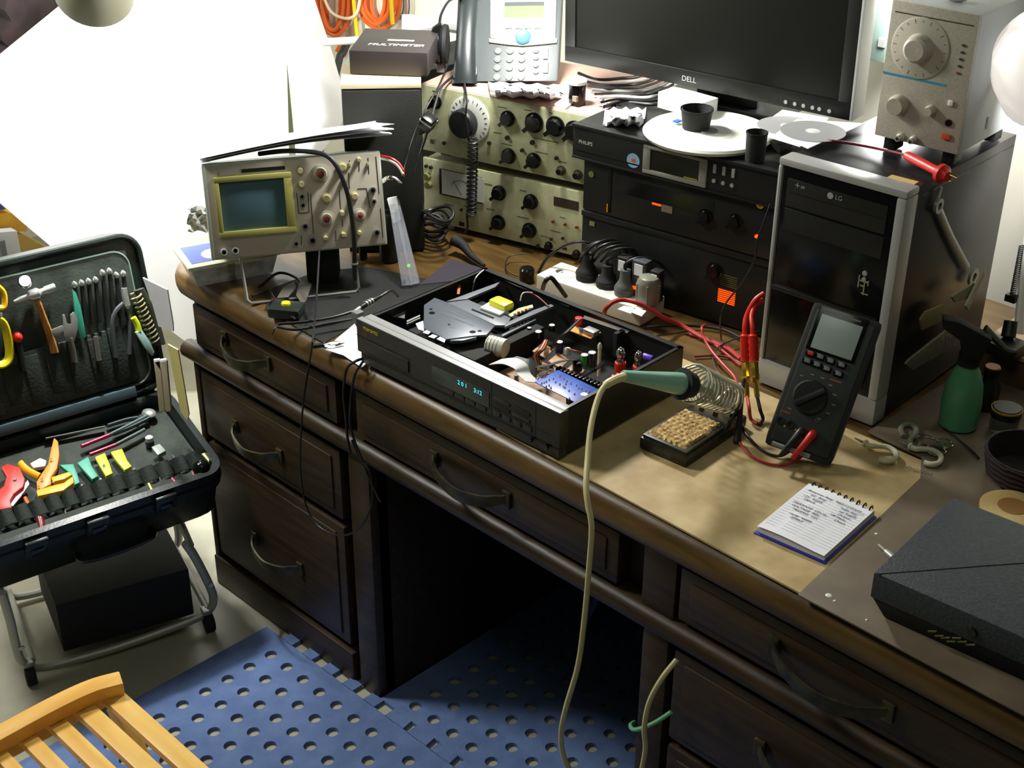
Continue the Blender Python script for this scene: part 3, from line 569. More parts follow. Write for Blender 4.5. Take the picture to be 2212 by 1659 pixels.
# ================================================================ TELEPHONE
ph = T('desk_telephone', 'grey and white desk telephone with display standing on the upper cream instrument', 'telephone', (-1.8741, .5753, 1.0665), (-.7637, -.05, .6592))
PHG = M('phone_grey', (74, 79, 80), .4); PHW = M('phone_white', (232, 232, 226), .35)
pan('body', ph, [Vector((-.068, 0, .0)), Vector((-.068, 0, .235)), Vector((-.068, .03, .235)), Vector((-.068, .03, .03))], PHG, (.212, 0, 0), .005)
pan('rear_support', ph, [Vector((-.04, .03, .20)), Vector((-.04, .03, .032)), Vector((-.04, .16, .156))], PHG, (.16, 0, 0), .002)
def hq(px, py, y=-.001): return fl(ph, px, py, 'y', y)
tl, tr, br_, bl_ = hq(1060, -40), hq(1203, -40), hq(1199, 84), hq(1060, 82)
pts = [hq(1060, 84), hq(1095, 91), hq(1130, 94), hq(1165, 91), hq(1200, 85), Vector((tr.x, -.001, .230)), Vector((tl.x, -.001, .230))]
pan('upper_panel', ph, pts, PHW, (0, -.006, 0), .002)
pan('panel_lip', ph, [hq(1056, 84), hq(1095, 90), hq(1130, 93), hq(1165, 90), hq(1204, 84), hq(1203, 94), hq(1165, 98), hq(1130, 101), hq(1095, 98), hq(1057, 93)], M('phone_lip', (150, 150, 130), .4), (0, -.004, 0), .001)
a_, b_ = hq(1091, 8), hq(1175, 41); y_ = -.0075
box('display_recess', ph, (a_.x, y_, b_.z), (b_.x, y_+.001, a_.z), M('phone_lcd', (104, 112, 86), .3), 0); box('display_shadow_bar', ph, (a_.x, y_-.0003, a_.z-.009), (b_.x, y_, a_.z), GREYD, 0)
for px in (1099.5, 1120.5, 1141.5, 1162): p = hq(px, 62, y_); box('soft_key', ph, p+Vector((-.007, -.0015, -.0015)), p+Vector((.007, 0, .0015)), GREYD, .0004)
p = hq(1130, 80, -.007); o = obj('navigation_key', MB().lathe(p, (0, -1, 0), [(.016, -.004), (.016, .002), (.013, .004), (.006, .003), (.003, .003)], 24), M('phone_blue_key', (70, 112, 136), .3), ph)
KEYM = M('phone_key', (116, 120, 116), .3)
for r_i, yy in enumerate((111, 129, 147.5, 167)):
    for c_i, xx in enumerate((1076, 1102, 1128)): p = hq(xx-r_i*.8, yy, 0); obj('key', MB().lathe(p, (0, -1, 0), [(.0075, 0), (.0072, .003), (.004, .0045), (.001, .0048)], 14), KEYM, ph)
for yy in (110, 125, 141, 155): p = hq(1158, yy, 0); obj('key', MB().lathe(p, (0, -1, 0), [(.0062, 0), (.006, .003), (.003, .004), (.001, .0042)], 14), KEYM, ph)
for yy in (117, 147): p = hq(1179, yy, 0); box('volume_key', ph, p+Vector((-.005, -.003, -.012)), p+Vector((.005, 0, .012)), KEYM, .002)
hs = T('telephone_handset', 'dark grey telephone handset resting on the left of the grey telephone', 'handset', toW(ph, (-.040, -.012, .0)), (-.7637, -.05, .6592))
m = MB().tube([Vector((.0, -.004, -.012)), Vector((.0, -.012, .012)), Vector((0, -.022, .06)), Vector((0, -.026, .12)), Vector((0, -.022, .18)), Vector((0, -.010, .225))], lambda t: (.026-.006*math.sin(t*math.pi), .013), 14, 8, flat=(1, 0, 0))
obj('grip', m, M('handset_grey', (34, 40, 40), .36), hs)
obj('mouthpiece', MB().rod((0, -.012, .012), (0, .006, .012), .025, .023, 20), GREYD, hs, .002); obj('earpiece', MB().rod((0, -.012, .20), (0, .006, .20), .025, .023, 20), GREYD, hs, .002)
INP = (-1.9657+.03, .4862-.03)
def on_i(px, py, y=-.02): return toW(lo_i, fl(lo_i, px, py, 'y', y))
cable('handset_cord', 'black coiled cord hanging from the telephone handset over the cream instruments', [toW(hs, (0, -.01, -.012)), on_i(1008, 215, -.035), on_i(1006, 255, -.045)]+coilpts(on_i(1022, 300, -.035), on_i(1018, 465, -.028), .0092, 18)+[on_i(1010, 490, -.03), on_i(1004, 503, -.03)], .0023, RUB, 'cord', n=6)
ib = obj('cord_bung', MB().tube([az(980, 518, .79), az(1000, 530, .785), az(1018, 552, .775), az(1046, 574, .768)], lambda t: .013-.0095*t, 12), BLKM); tag(ib, 'black rubber cable plug at the foot of the lower cream instrument', 'plug')
# black rounded ear cup, grey pipe, bag and tripod leg on the speaker top
e = ad(950, 95, 2.83); t = T('headphones', 'black rounded headphones standing between the carton and the telephone', 'headphones', e, (0, 0, .7))
obj('ear_cup', MB().lathe((-.018, 0, 0), (1, 0, 0), [(.012, 0), (.034, .004), (.041, .014), (.041, .022)], 26), BLKG, t); obj('cushion', MB().lathe((.004, 0, 0), (1, 0, 0), [(.036, 0), (.040, .005), (.038, .012), (.024, .014)], 26), BLKM, t)
obj('headband', MB().tube([(.0, 0, .038), (.004, .004, .06), (.02, .01, .085), (.045, .012, .09)], (.008, .002), 4, 6, flat=(0, 1, 0)), BLK, t); obj('yoke', MB().box((-.006, -.012, -.056), (.010, .012, -.036)), GREY, t, .003)
cable('headphone_cable', 'thin black cable drooping from the headphones past the speaker', [ad(968, 138, 2.84), ad(948, 185, 2.72), ad(920, 235, 2.68), ad(895, 290, 2.68), ad(878, 345, 2.67), ad(868, 380, 2.66)], .0016, RUB)
cable('twin_cable', 'thicker black cable looping down in front of the upper instrument', [ad(978, 165, 2.80), ad(952, 190, 2.70), ad(940, 225, 2.68), ad(930, 262, 2.66), ad(918, 300, 2.66), ad(895, 370, 2.66)], .0026, RUB)
pb = ad(925, 262, 2.645); t = T('dc_plug_adapter', 'small black adapter dangling beside the left knob of the upper instrument', 'adapter', pb, (.3, .5, .4))
obj('shell', MB().box((-.013, -.012, -.018), (.013, .012, .012)), BLKG, t, .003); obj('grip', MB().rod((0, 0, -.018), (-.006, 0, -.040), .008, .004), BLK, t); obj('shiny_band', MB().box((-.0135, -.0125, .0), (.0135, .0125, .004)), SILV, t)
cyl_ = obj('grey_pipe', MB().rod(ad(700, 91, 3.22), ad(850, 82, 3.06), .009), M('grey_pipe_paint', (150, 155, 148), .5)); tag(cyl_, 'short grey pipe lying behind the black meter carton', 'pipe')
q_ = ad(680, 430, 3.75); o = obj('tripod_leg', MB().tube([ad(754, 84, 3.85), ad(740, 115, 3.83), ad(728, 150, 3.82), q_, Vector((q_.x, q_.y, .0))], lambda t: .012-.003*t, 10, 3), BLK); tag(o, 'black tripod leg leaning beside the white sheet', 'tripod')
o = obj('storage_crate', MB().box((-2.19, .56, .7605), (-2.055, .98, 1.05)), GREYD, bev=.004); tag(o, 'dark crate behind the speaker holding up the pale bag', 'crate')
rows = [[ad(868+i*20, 62-j*7+4*math.sin(i*1.3+j), 3.10+.03*j+.006*math.sin(i*2+j*3)) for i in range(7)] for j in range(5)]
tag(obj('crumpled_bag', MB().grid(rows, (0, .01, -.01)), PAPER2), 'crumpled pale bag behind the black meter carton', 'bag')
# ================================================================ HI-FI STACK
def deck(name, label, dz, h, dx=0, w=.43, dy=0, mat=BLK):
    t = T(name, label, 'hi-fi unit', Vector((-1.5433, .5069, .7608+dz))+Vector((math.cos(.1365)*dx-math.sin(.1365)*dy, math.sin(.1365)*dx+math.cos(.1365)*dy, 0)), .1365)
    box('case', t, (.002, .006, .002), (w-.002, .29, h-.001), mat, .002); box('front_panel', t, (0, -.002, 0), (w, .008, h), M('hifi_front', (30, 31, 30), .35), .0015)
    return t
dk3 = deck('hifi_amplifier', 'black hi-fi unit at the bottom of the stack with orange level bars', .004, .145)
dk2 = deck('tuner_deck', 'black hi-fi unit in the middle of the stack with a yellow lamp', .151, .098)
dk1 = deck('disc_recorder', 'black disc recorder on top of the hi-fi stack with a silver-framed display', .2505, .066, -.02, .45, -.01)
for x in (.04, .39):
    for y in (.03, .25): cyl('foot', dk3, (x, y, -.004), (x, y, .003), .014, BLKM)
def dq(t, px, py, y=-.0022): return fl(t, px, py, 'y', y)
def drect(t, name, pa, pb, mat, y=-.004, y0=-.0015, bev=0, g=0): a_, b_ = dq(t, *pa), dq(t, *pb); return obj(name, MB().box((min(a_.x, b_.x)-g, y, min(a_.z, b_.z)-g), (max(a_.x, b_.x)+g, y0, max(a_.z, b_.z)+g)), mat, t, bev)
text(dk1, 'PHILIPS', dq(dk1, 1265, 309), .0095, WHITE)
x_, y2 = dq(dk1, 1390, 318), dq(dk1, 1528, 400)
X0, X1, Z0, Z1 = dq(dk1, 1391, 330).x, dq(dk1, 1528, 370).x, .006, .058
SILF = M('silver_frame', (150, 150, 138), .4, .3)
m = MB(); fw_ = .011
for lo, hi in (((X0, Z0), (X1, Z0+.008)), ((X0, Z1-.006), (X1, Z1)), ((X0, Z0+.008), (X0+fw_+.004, Z1-.006)), ((X1-fw_-.004, Z0+.008), (X1, Z1-.006))): m.box((lo[0], -.006, lo[1]), (hi[0], -.001, hi[1]))
obj('display_frame', m, SILF, dk1, .0015); box('display_window', dk1, (X0+.01, -.003, Z0+.006), (X1-.01, -.001, Z1-.004), M('dark_window', (30, 30, 18), .15), 0)
box('yellow_marking', dk1, (X1-.045, -.0034, Z0+.009), (X1-.018, -.003, Z0+.011), M('yellow_print', (170, 160, 50), .5), 0)
s_ = dq(dk1, 1368, 347); stk = obj('round_sticker', MB().lathe(s_, (0, -1, 0), [(.0135, 0), (.0135, .0006)], 24), M('pale_blue_sticker', (150, 190, 220), .4), dk1)
obj('orange_patch', MB().box(s_+Vector((-.003, -.0012, -.002)), s_+Vector((.004, -.0006, .004))), ORANGE, stk)
for px, py in ((1545, 364), (1565, 369), (1585, 374)): p = dq(dk1, px, py); box('silver_key', dk1, p+Vector((-.003, -.003, -.008)), p+Vector((.003, 0, .008)), SILV, .0008)
for px, py in ((1543, 390), (1563, 395), (1582, 400)): p = dq(dk1, px, py); cyl('round_key', dk1, p, p+Vector((0, -.003, 0)), .0036, SILV)
drect(dk1, 'tray_line', (1245, 325), (1380, 356), BLKG, -.0028); box('lower_trim', dk1, (0, -.004, 0), (.45, -.001, .004), BLK, .0008); box('upper_lip', dk1, (0, -.007, .060), (.45, -.001, .066), BLK, .001)
AMB = M('amber_lamp', (255, 150, 10), .5, emit=1.5); ORL = M('orange_lamp', (255, 74, 10), .5, emit=1.6)
drect(dk2, 'yellow_lamp', (1312, 440), (1316, 459), AMB, -.003); drect(dk2, 'orange_lamp', (1409, 437), (1428, 446), ORL, -.003)
dj = dq(dk2, 1278, 376); cyl('badge', dk2, dj, dj+Vector((0, -.002, 0)), .006, M('badge_olive', (120, 122, 70), .4)); drect(dk2, 'cassette_window', (1330, 380), (1540, 470), BLKG, -.0026)
drect(dk2, 'masking_tape', (1430, 441), (1452, 462), M('tape_beige', (130, 116, 96), .7), -.0034); drect(dk2, 'divider', (1316, 365), (1318, 460), BLKG, -.0032)
dj = dq(dk2, 1643, 442); obj('phones_ring', MB().lathe(dj, (0, -1, 0), [(.007, 0), (.007, .002), (.005, .003)], 20), GOLD, dk2)
dj = dq(dk3, 1278, 483); box('badge', dk3, dj+Vector((-.004, -.002, -.004)), dj+Vector((.008, 0, .005)), M('badge_gold', (150, 130, 90), .4))
dj = dq(dk3, 1635, 510); obj('red_lamp', MB().rod(dj, dj+Vector((0, -.003, 0)), .003), M('red_lamp', (255, 70, 20), .5, emit=2.5), dk3)
box('upper_lip', dk3, (0, -.006, .135), (.43, -.001, .145), BLK, .001)
lv0, lv1 = dq(dk3, 1552, 628), dq(dk3, 1585, 640)
for i in range(7): zc = dq(dk3, 1568, 628+i*4.3); box('level_bar', dk3, (lv0.x, -.0035, zc.z-.0010), (lv1.x+.003, -.001, zc.z+.0006), ORL, 0)
for i in range(6): zc = dq(dk3, 1572, 596+i*4.5); box('unlit_bar', dk3, (lv0.x+.003, -.0035, zc.z-.0008), (lv1.x+.005, -.001, zc.z+.0008), M('olive_bar', (92, 84, 50), .5), 0)
p = dq(dk3, 1545, 590); knob(dk3, 1540, 588, .014, BLKG, -.002, .012); knob(dk2, 1520, 470, .012, BLKG, -.002, .010); knob(dk2, 1585, 480, .012, BLKG, -.002, .010)
# ================================================================ MONITOR
mn = T('monitor', 'large black flat monitor with silver side edge standing behind the hi-fi stack', 'monitor', (-1.7418, .6616, 1.12), (.0168, -.0083, .1168))
MW, MH = .6065, .40
m = MB()
for lo, hi in (((0, 0), (MW, .030)), ((0, MH-.024), (MW, MH)), ((0, .030), (.024, MH-.024)), ((MW-.024, .030), (MW, MH-.024))): m.box((lo[0], 0, lo[1]), (hi[0], .018, hi[1]))
obj('bezel', m, M('monitor_bezel', (24, 25, 23), .35), mn, .001)
box('back_shell', mn, (.002, .018, .002), (MW-.002, .05, MH-.002), SILV, .004); box('screen', mn, (.022, .004, .028), (MW-.022, .012, MH-.02), M('monitor_screen', (18, 19, 16), .3, spec=.3), 0)
box('side_trim', mn, (MW, .0, 0), (MW+.006, .045, MH), SILV, .001)
text(mn, 'DELL', (fl(mn, 1488, 181).x, -.0006, .014), .014, SILV)
for px in (1697, 1717, 1736, 1756, 1771, 1793): p = fl(mn, px, 240, 'z', .013); p = Vector((fl(mn, px, 230).x, 0, .010)); cyl('button', mn, p, p+Vector((0, -.002, 0)), .0035, SILV)
box('stand_neck', mn, (.27, .052, -.036), (.40, .085, .12), BLK, .003); obj('stand_base', MB().box((.20, .03, -.042), (.46, .16, -.034)), BLK, mn, .003)
mz = 1.0772
# white swivel disc and the small things standing on the stack
dcz = az(1530, 290, mz+.006)
t = T('swivel_disc', 'round white plastic plate on top of the hi-fi stack in front of the monitor', 'plate', (dcz.x, dcz.y, mz))
obj('plate', MB().lathe((0, 0, 0), (0, 0, 1), [(.088, 0), (.112, .004), (.116, .010), (.112, .014), (.104, .013), (.095, .009), (.045, .009), (.040, .012), (.02, .012)], 48), M('swivel_white', (225, 225, 212), .45), t); obj('hub', MB().lathe((0, 0, .011), (0, 0, 1), [(.018, 0), (.016, .003), (.002, .003)], 20), GREY, t)
p = az(1461, 264, mz+.013); obj('blue_sticker', MB().box(p-Vector(t.location)+Vector((-.005, -.004, 0)), p-Vector(t.location)+Vector((.005, .009, .003))), M('blue_sticker', (30, 96, 170), .5), t)
def cup(name, label, px, py, z, r1, r2, h, mat=BLKM, cat='cup'):
    p = az(px, py, z); t = T(name, label, cat, p)
    obj('body', MB().lathe((0, 0, 0), (0, 0, 1), [(r1, 0), (r2, h), (r2*1.04, h), (r2*1.04, h-.003), (r2*.9, h-.001), (r1*.85, .004), (.002, .004)], 26), mat, t); return t
cup('black_cup', 'squat black plastic cup on the white swivel disc', 1503, 276, mz+.0125, .024, .0285, .036)
cup('film_can', 'narrow black film can at the front edge of the hi-fi stack', 1630, 346, mz, .0165, .018, .050, cat='can')
j = cup('glue_jar', 'black jar with a white cap at the right end of the plastic bag', 1246, 224, 1.064, .0165, .0165, .040, BLKG, 'jar')
obj('cap', MB().lathe((0, 0, .040), (0, 0, 1), [(.0185, 0), (.0185, .006), (.016, .009), (.002, .009)], 22), WHITE, j); obj('label_patch', MB().box((.004, -.0178, .010), (.015, -.013, .020)), M('tan_label', (150, 130, 110), .6), j)
o = obj('thin_booklet', MB().prism([az(1197, 228, 1.064), az(1222, 236, 1.064), az(1242, 222, 1.064), az(1216, 215, 1.064)], (0, 0, .003)), WHITE); tag(o, 'small white booklet with black cover under the glue jar', 'booklet')
# plastic bag of parts: crumpled closed shell
rows = []
for j_ in range(9):
    v = j_/8; rows.append([az(1060+165*(i/14)-6*v, 206-30*v+2*i*.3+(3*math.sin(i*1.9)), 1.066+.034*math.sin(math.pi*v)*math.sin(math.pi*(.08+.86*i/14))*(1+.25*math.sin(i*2.1+j_*1.3))) for i in range(15)])
bag = tag(obj('parts_bag', MB().grid(rows, (0, 0, -.0015)), M('milky_bag', (235, 236, 240), .25, bump=(60, .6))), 'crumpled clear plastic bag of dark parts lying in front of the telephone', 'bag')
bw = bag.location; m = MB()
for k, (px, py) in enumerate(((1108, 197), (1135, 200), (1160, 200), (1188, 203))): p = az(px, py, 1.069)-bw; m.box(p+Vector((-.011, -.007, 0)), p+Vector((.012, .004, .011)))
obj('dark_parts', m, BLKG, bag, .001)
# heap of leads behind the disc
CB = [('black', RUB), ('white', M('white_lead', (225, 225, 225), .4)), ('grey', GREY)]
for k in range(9):
    nm, mt = CB[(0, 1, 0, 0, 2, 0, 1, 0, 0)[k]]
    x0_, y0_ = 1250+k*7, 158+k*9; x1_, y1_ = 1395+k*12, 160+k*5
    cable('loose_lead', ('%s lead curving across the heap behind the jar, %s in the heap' % (nm, ('topmost', 'second', 'third', 'fourth', 'fifth', 'sixth', 'seventh', 'eighth', 'lowest')[k])), [(x0_, y0_, 1.072+.002*k), (x0_+40, y0_+14-3*k, 1.076+.002*(k % 4)), ((x0_+x1_)/2+20, (y0_+y1_)/2+10, 1.078+.002*(k % 3)), (x1_-20, y1_+6, 1.076), (x1_, y1_-3, 1.08)], .0026 if k % 2 else .0034, mt, group=None)
for lab, pts, h_ in (('black adapter lying between the film can and the computer tower', [(1660, 318), (1690, 306), (1712, 316), (1684, 332)], .012), ('white plug top lying beside the black adapter near the film can', [(1656, 306), (1672, 298), (1684, 304), (1668, 314)], .010)):
    o = obj('small_adapter', MB().prism([az(*p_, 1.0785) for p_ in pts], (0, 0, h_)), BLKM if 'black adapter lying' in lab else WHITE, bev=.002); tag(o, lab, 'adapter')
for k, (px, py) in enumerate(((1290, 218), (1305, 228), (1318, 220))):
    p = az(px, py, 1.074); o = obj('audio_plug', MB().rod(p, p+Vector((.018, .006+k*.004, .003)), .0042, .003, 10).rod(p+Vector((.018, .006+k*.004, .003)), p+Vector((.028, .009+k*.006, .004)), .0018, n=8), STEEL if k % 2 == 0 else BLKG); tag(o, ('silver audio plug nearest the glue jar', 'black audio plug between two silver ones behind the glue jar', 'silver audio plug nearest the crumpled tissue')[k], 'plug')
rows = []
for j_ in range(7):
    v = j_/6; rows.append([az(1302+88*(i/10)+6*v, 268-34*v+4*math.sin(i*2.3+j_), mz+.003+.022*math.sin(math.pi*v)*math.sin(math.pi*(.05+.9*i/10))*(1+.5*math.sin(i*2.7+j_*1.9))) for i in range(11)])
tag(obj('tissue', MB().grid(rows, (0, 0, -.002)), PAPER2), 'crumpled white tissue left of the swivel disc', 'tissue')
o = obj('white_box', MB().box(az(1420, 232, 1.085), az(1420, 232, 1.085)+Vector((.10, .05, .03))), PAPER, bev=.001); tag(o, 'small white carton behind the swivel disc by the monitor foot', 'carton')
for lab, pts, c_ in (('white disc sleeve with a transparent window under the right end of the monitor', [(1624, 286), (1690, 238), (1790, 256), (1728, 318)], (1700, 272)), ('second white disc sleeve overlapping the first above the computer tower', [(1675, 290), (1722, 258), (1868, 268), (1745, 322)], (1756, 284))):
    z_ = 1.105 if 'under' in lab else 1.1625
    P_ = [az(*p_, z_) for p_ in pts]; s_ = obj('disc_sleeve', MB().prism(P_, (0, 0, .0012)), PAPER); tag(s_, lab, 'disc sleeve')
    c = az(*c_, z_+.0013)-s_.location; dd = obj('disc', MB().lathe(c, (0, 0, 1), [(.052, 0), (.052, .0008), (.010, .0010)], 36, cap=True), M('disc_silver', (176, 176, 176), .22, .15), s_); obj('disc_hub', MB().lathe(c, (0, 0, 1), [(.012, .0009), (.011, .0014)], 20), WHITE, dd)
# ================================================================ COMPUTER TOWER
tw = T('computer_tower', 'black computer tower with a silver rim around its front', 'computer', (-1.0646, .4205, .7645), .0415)
TW, TH, TD = .2188, .3935, .36
TWB = M('tower_steel_black', (30, 30, 32), .33, noise=(400, (26, 26, 28), (36, 36, 38)))
box('case', tw, (.003, .030, .0), (TW-.003, TD, TH-.003), TWB, .002)
m = MB(); e_ = .010
for lo, hi in (((0, TH-.012), (TW, TH)), ((0, .0), (TW, .045)), ((0, .045), (.008, TH-.012)), ((TW-.016, .045), (TW, TH-.012))): m.box((lo[0], -.004, lo[1]), (hi[0], .034, hi[1]))
obj('silver_rim', m, SILV, tw, .004)
fc = box('front_door', tw, (.008, -.001, .045), (TW-.016, .030, TH-.012), BLKG, .004)
def tq(px, py, y=-.0012): return fl(tw, px, py, 'y', y)
za, zb = tq(1700, 440).z, tq(1700, 366).z
box('drive_bay', tw, (.018, -.0028, TH-.075), (TW-.028, -.0008, TH-.030), BLK, .001); box('drive_slit', tw, (.024, -.0034, TH-.052), (TW-.034, -.0026, TH-.0505), BLKG, 0)
box('drive_bay', tw, (.018, -.0024, TH-.115), (TW-.028, -.0008, TH-.079), BLK, .001); box('cover_step', tw, (.010, -.006, .175), (TW-.020, -.001, .183), BLK, .002)
p = tq(1795, 422); o = obj('round_badge', MB().rod(p, p+Vector((0, -.0022, 0)), .0052, n=20), SILV, tw); text(tw, 'LG', p+Vector((.015, -.0024, 0)), .010, SILV)
p = tq(1728, 402); text(tw, '+', p+Vector((-.003, -.002, 0)), .016, SILV); box('port_mark', tw, p+Vector((.003, -.0022, -.002)), p+Vector((.010, -.001, .002)), GREY, 0)
for px, py, rr in ((1869, 590, .0042), (1867, 603, .0036)): p = tq(px, py); obj('audio_port', MB().lathe(p, (0, -1, 0), [(rr, 0), (rr, .002), (rr*.6, .0022)], 18), SILV, tw); 
p = tq(1865, 620); 
for k, (dx, dz, sx, sz) in enumerate(((-.008, .008, .001, .010), (.0, .010, .009, .0012), (.002, .0, .001, .012), (.008, .009, .001, .004), (.004, -.010, .006, .0008), (-.002, .002, .003, .001))): box('usb_outline', tw, p+Vector((dx-sx, -.0022, dz-sz)), p+Vector((dx+sx, -.001, dz+sz)), M('port_gold', (150, 150, 110), .4), 0)
box('logo_plate', tw, (.155, -.0022, .135), (.185, -.001, .142), GREYD, 0)
a_, b_ = fl(tw, 1912, 382, 'z', TH-.0025), fl(tw, 1983, 390, 'z', TH-.0025)
pan('masking_tape', tw, [fl(tw, *p_, 'z', TH-.003) for p_ in ((1909, 387), (1927, 378), (1985, 393), (1970, 402))], M('yellow_masking_tape', (206, 178, 110), .7), (0, 0, .0006))
box('side_seam', tw, (TW-.0035, .05, TH-.022), (TW-.0025, TD-.004, TH-.0205), BLKG, 0)
for x in (.03, TW-.03): box('foot', tw, (x-.015, .05, -.003), (x+.015, .09, .001), BLKM); box('foot', tw, (x-.015, TD-.06, -.003), (x+.015, TD-.02, .001), BLKM)
# ================================================================ SIGNAL GENERATOR
sg = T('signal_generator', 'cream audio generator with round dial standing on the computer tower', 'signal generator', (-1.0201, .6129-.05, 1.1775), .0664)
sg.location = (-.9872, .5553, 1.1795); MATX[sg.name] = Matrix.Translation(sg.location) @ Euler((0, 0, .0664)).to_matrix().to_4x4()
sg_s = 1
GW, GH, GD = .1399, .2089, .20
SGF = M('generator_face', (178, 172, 156), .5, noise=(300, (170, 164, 148), (186, 180, 164)))
box('cabinet', sg, (0, .004, 0), (GW, GD, .2089), M('generator_case', (176, 182, 184), .45), .004)
box('front_panel', sg, (.001, -.001, .0), (GW-.001, .006, .2089), SGF, .002)
for x in (.012, GW-.03):
    for y in (.012, GD-.045): box('rubber_foot', sg, (x, y, -.0225), (x+.02, y+.03, .001), BLK, .002)
def gq(px, py, y=-.0012): return fl(sg, px, py, 'y', y)
c = gq(1988, 104); d = obj('tuning_dial', MB().lathe(c, (0, -1, 0), [(.046, 0), (.046, .0015), (.044, .0025), (.002, .0025)], 44), M('generator_dial', (186, 180, 164), .45), sg)
obj('dial_knob', MB().lathe(c+Vector((0, -.002, 0)), (0, -1, 0), [(.023, 0), (.021, .004), (.019, .016), (.015, .019), (.002, .019)], 30), SGF, d)
for k in range(40): a = 2*math.pi*k/40; p = c+Vector((math.cos(a)*.040, -.0026, math.sin(a)*.040)); obj('dial_mark', MB().obox(p, (math.cos(a), 0, math.sin(a)), (0, 1, 0), (-math.sin(a), 0, math.cos(a)), .0016 if k % 4 else .003, .0002, .0003), INK, d) if k % 2 == 0 else None
sx0, sx1 = gq(1912, 165), gq(2043, 186)
box('blue_stripe', sg, (.002, -.0016, sx1.z-.001), (sx1.x, -.0008, sx1.z+.0025), M('cyan_stripe', (70, 150, 180), .5), 0)
t0 = gq(2000, 32); box('printed_line', sg, (.008, -.0016, .2089-.017), (GW-.008, -.0008, .2089-.0155), INK, 0)
for k in range(5): p = gq(2083-k*3, 98+k*15); box('scale_mark', sg, p+Vector((-.003, -.0016, -.0014)), p+Vector((.003, -.0008, .0014)), INK if k < 4 else M('red_print', (140, 50, 50), .5), 0)
for px, py, r, h in ((1942, 226, .016, .016), (2012, 238, .0085, .014)): p = gq(px, py); obj('knob', MB().lathe(p, (0, -1, 0), [(r, 0), (r, h*.4), (r*.8, h), (r*.1, h)], 24), SGF, sg)
p = gq(2055, 222); box('push_button', sg, p+Vector((-.004, -.004, -.004)), p+Vector((.004, -.001, .004)), WHITE, .001)
p = gq(2050, 265); cyl('lamp', sg, p, p+Vector((0, -.003, 0)), .0052, BLKG)
p = gq(2045, 294); box('power_switch', sg, p+Vector((-.007, -.004, -.004)), p+Vector((.007, -.001, .004)), M('orange_red_switch', (214, 84, 40), .4), .001)
for px, py in ((1947, 295), (1975, 301)): 
    p = gq(px, py); o = obj('binding_post', MB().lathe(p, (0, -1, 0), [(.006, 0), (.006, .006), (.0045, .007), (.0045, .014), (.002, .014)], 16), M('post_pale', (190, 186, 170), .3), sg); obj('post_hole', MB().rod(p+Vector((0, -.0135, 0)), p+Vector((0, -.0148, 0)), .0025, n=10), BLKG, o)
for yy, zz, s_ in ((.10, .105, .016), (.085, .028, .009)): box('vent_slot', sg, (GW-.0006, yy, zz-s_), (GW+.0006, yy+.007, zz+s_), BLKG, 0)
p = toW(sg, (.075, .05, .209)); o = obj('foil_packet', MB().ball(p+Vector((0, 0, .006)), .012, 10, 1.6, .8, .5), M('foil', (190, 190, 190), .3, .8)); tag(o, 'crumpled foil piece on top of the signal generator', 'foil')
# test probe and wrench by the tower
P0, P1 = az(1957, 335, 1.175), az(2040, 378, 1.172)
t = T('test_prod', 'red two-pin test prod lying on top of the computer tower', 'test prod', P0); V_ = P1-P0
obj('handle', MB().lathe((0, 0, 0), V_.normalized(), [(.0055, 0), (.0072, .004), (.0068, V_.length*.8), (.0075, V_.length*.82)], 14), RED, t); obj('guard', MB().lathe(V_*.86, V_.normalized(), [(.008, 0), (.0145, .003), (.0145, .010), (.009, .014), (.007, .020)], 20), RED, t)
for s_ in (-1, 1): p = V_*.98+Vector((0, 0, .004*s_)); obj('pin', MB().rod(p, p+V_.normalized()*.022+Vector((.004*s_, 0, .0)), .0012, .0005, 8), GOLD, t)
cable('test_prod_lead', 'dark red lead running over the tower top to the red test prod', [(1735, 318, 1.10), (1755, 308, 1.15), (1790, 304, 1.163), (1850, 312, 1.163), (1910, 324, 1.166), (1957, 335, 1.175)], .0022, M('dark_red_wire', (110, 30, 40), .4))
WX = TW+.004
def ws(px, py, x=WX): return fl(tw, px, py, 'x', x)
w0_, w1_ = ws(2020, 445), ws(2098, 600)
t = T('ring_spanner', 'combination spanner leaning against the side of the computer tower', 'spanner', toW(tw, w1_)); lo_ = lambda p: toW(tw, p)-Vector(t.location)
obj('shank', MB().tube([lo_(ws(2028, 452)), lo_(ws(2055, 515)), lo_(ws(2090, 580))], (.0075, .003), 8, 3, flat=(0, 1, 0)), M('spanner_grey', (150, 156, 148), .4, .5), t)
for pxp, rr in (((2024, 444), .012), ((2099, 597), .015)):
    c = ws(*pxp); m = MB(); K = 22; P_ = []
    for k in range(K): a = 2*math.pi*k/K; P_.append((c+Vector((0, math.cos(a)*rr, math.sin(a)*rr)), c+Vector((0, math.cos(a)*rr*.5, math.sin(a)*rr*.5))))
    V4 = [lo_(a_) for a_, b_ in P_]+[lo_(b_) for a_, b_ in P_]+[lo_(a_+Vector((.005, 0, 0))) for a_, b_ in P_]+[lo_(b_+Vector((.005, 0, 0))) for a_, b_ in P_]
    F = []
    for k in range(K): q_ = (k+1) % K; F += [(k, q_, K+q_, K+k), (2*K+k, 3*K+k, 3*K+q_, 2*K+q_), (k, 2*K+k, 2*K+q_, q_), (K+k, K+q_, 3*K+q_, 3*K+k)]
    obj('ring_end' if rr > .013 else 'bolt_end', m.add(V4, F), STEELD, t)
obj('open_jaw', MB().tube([lo_(ws(2022, 438)), lo_(ws(2030, 412)), lo_(ws(2034, 404))], lambda u: (.006-.004*u, .0025), 8, 3, flat=(0, 1, 0)), STEELD, t)
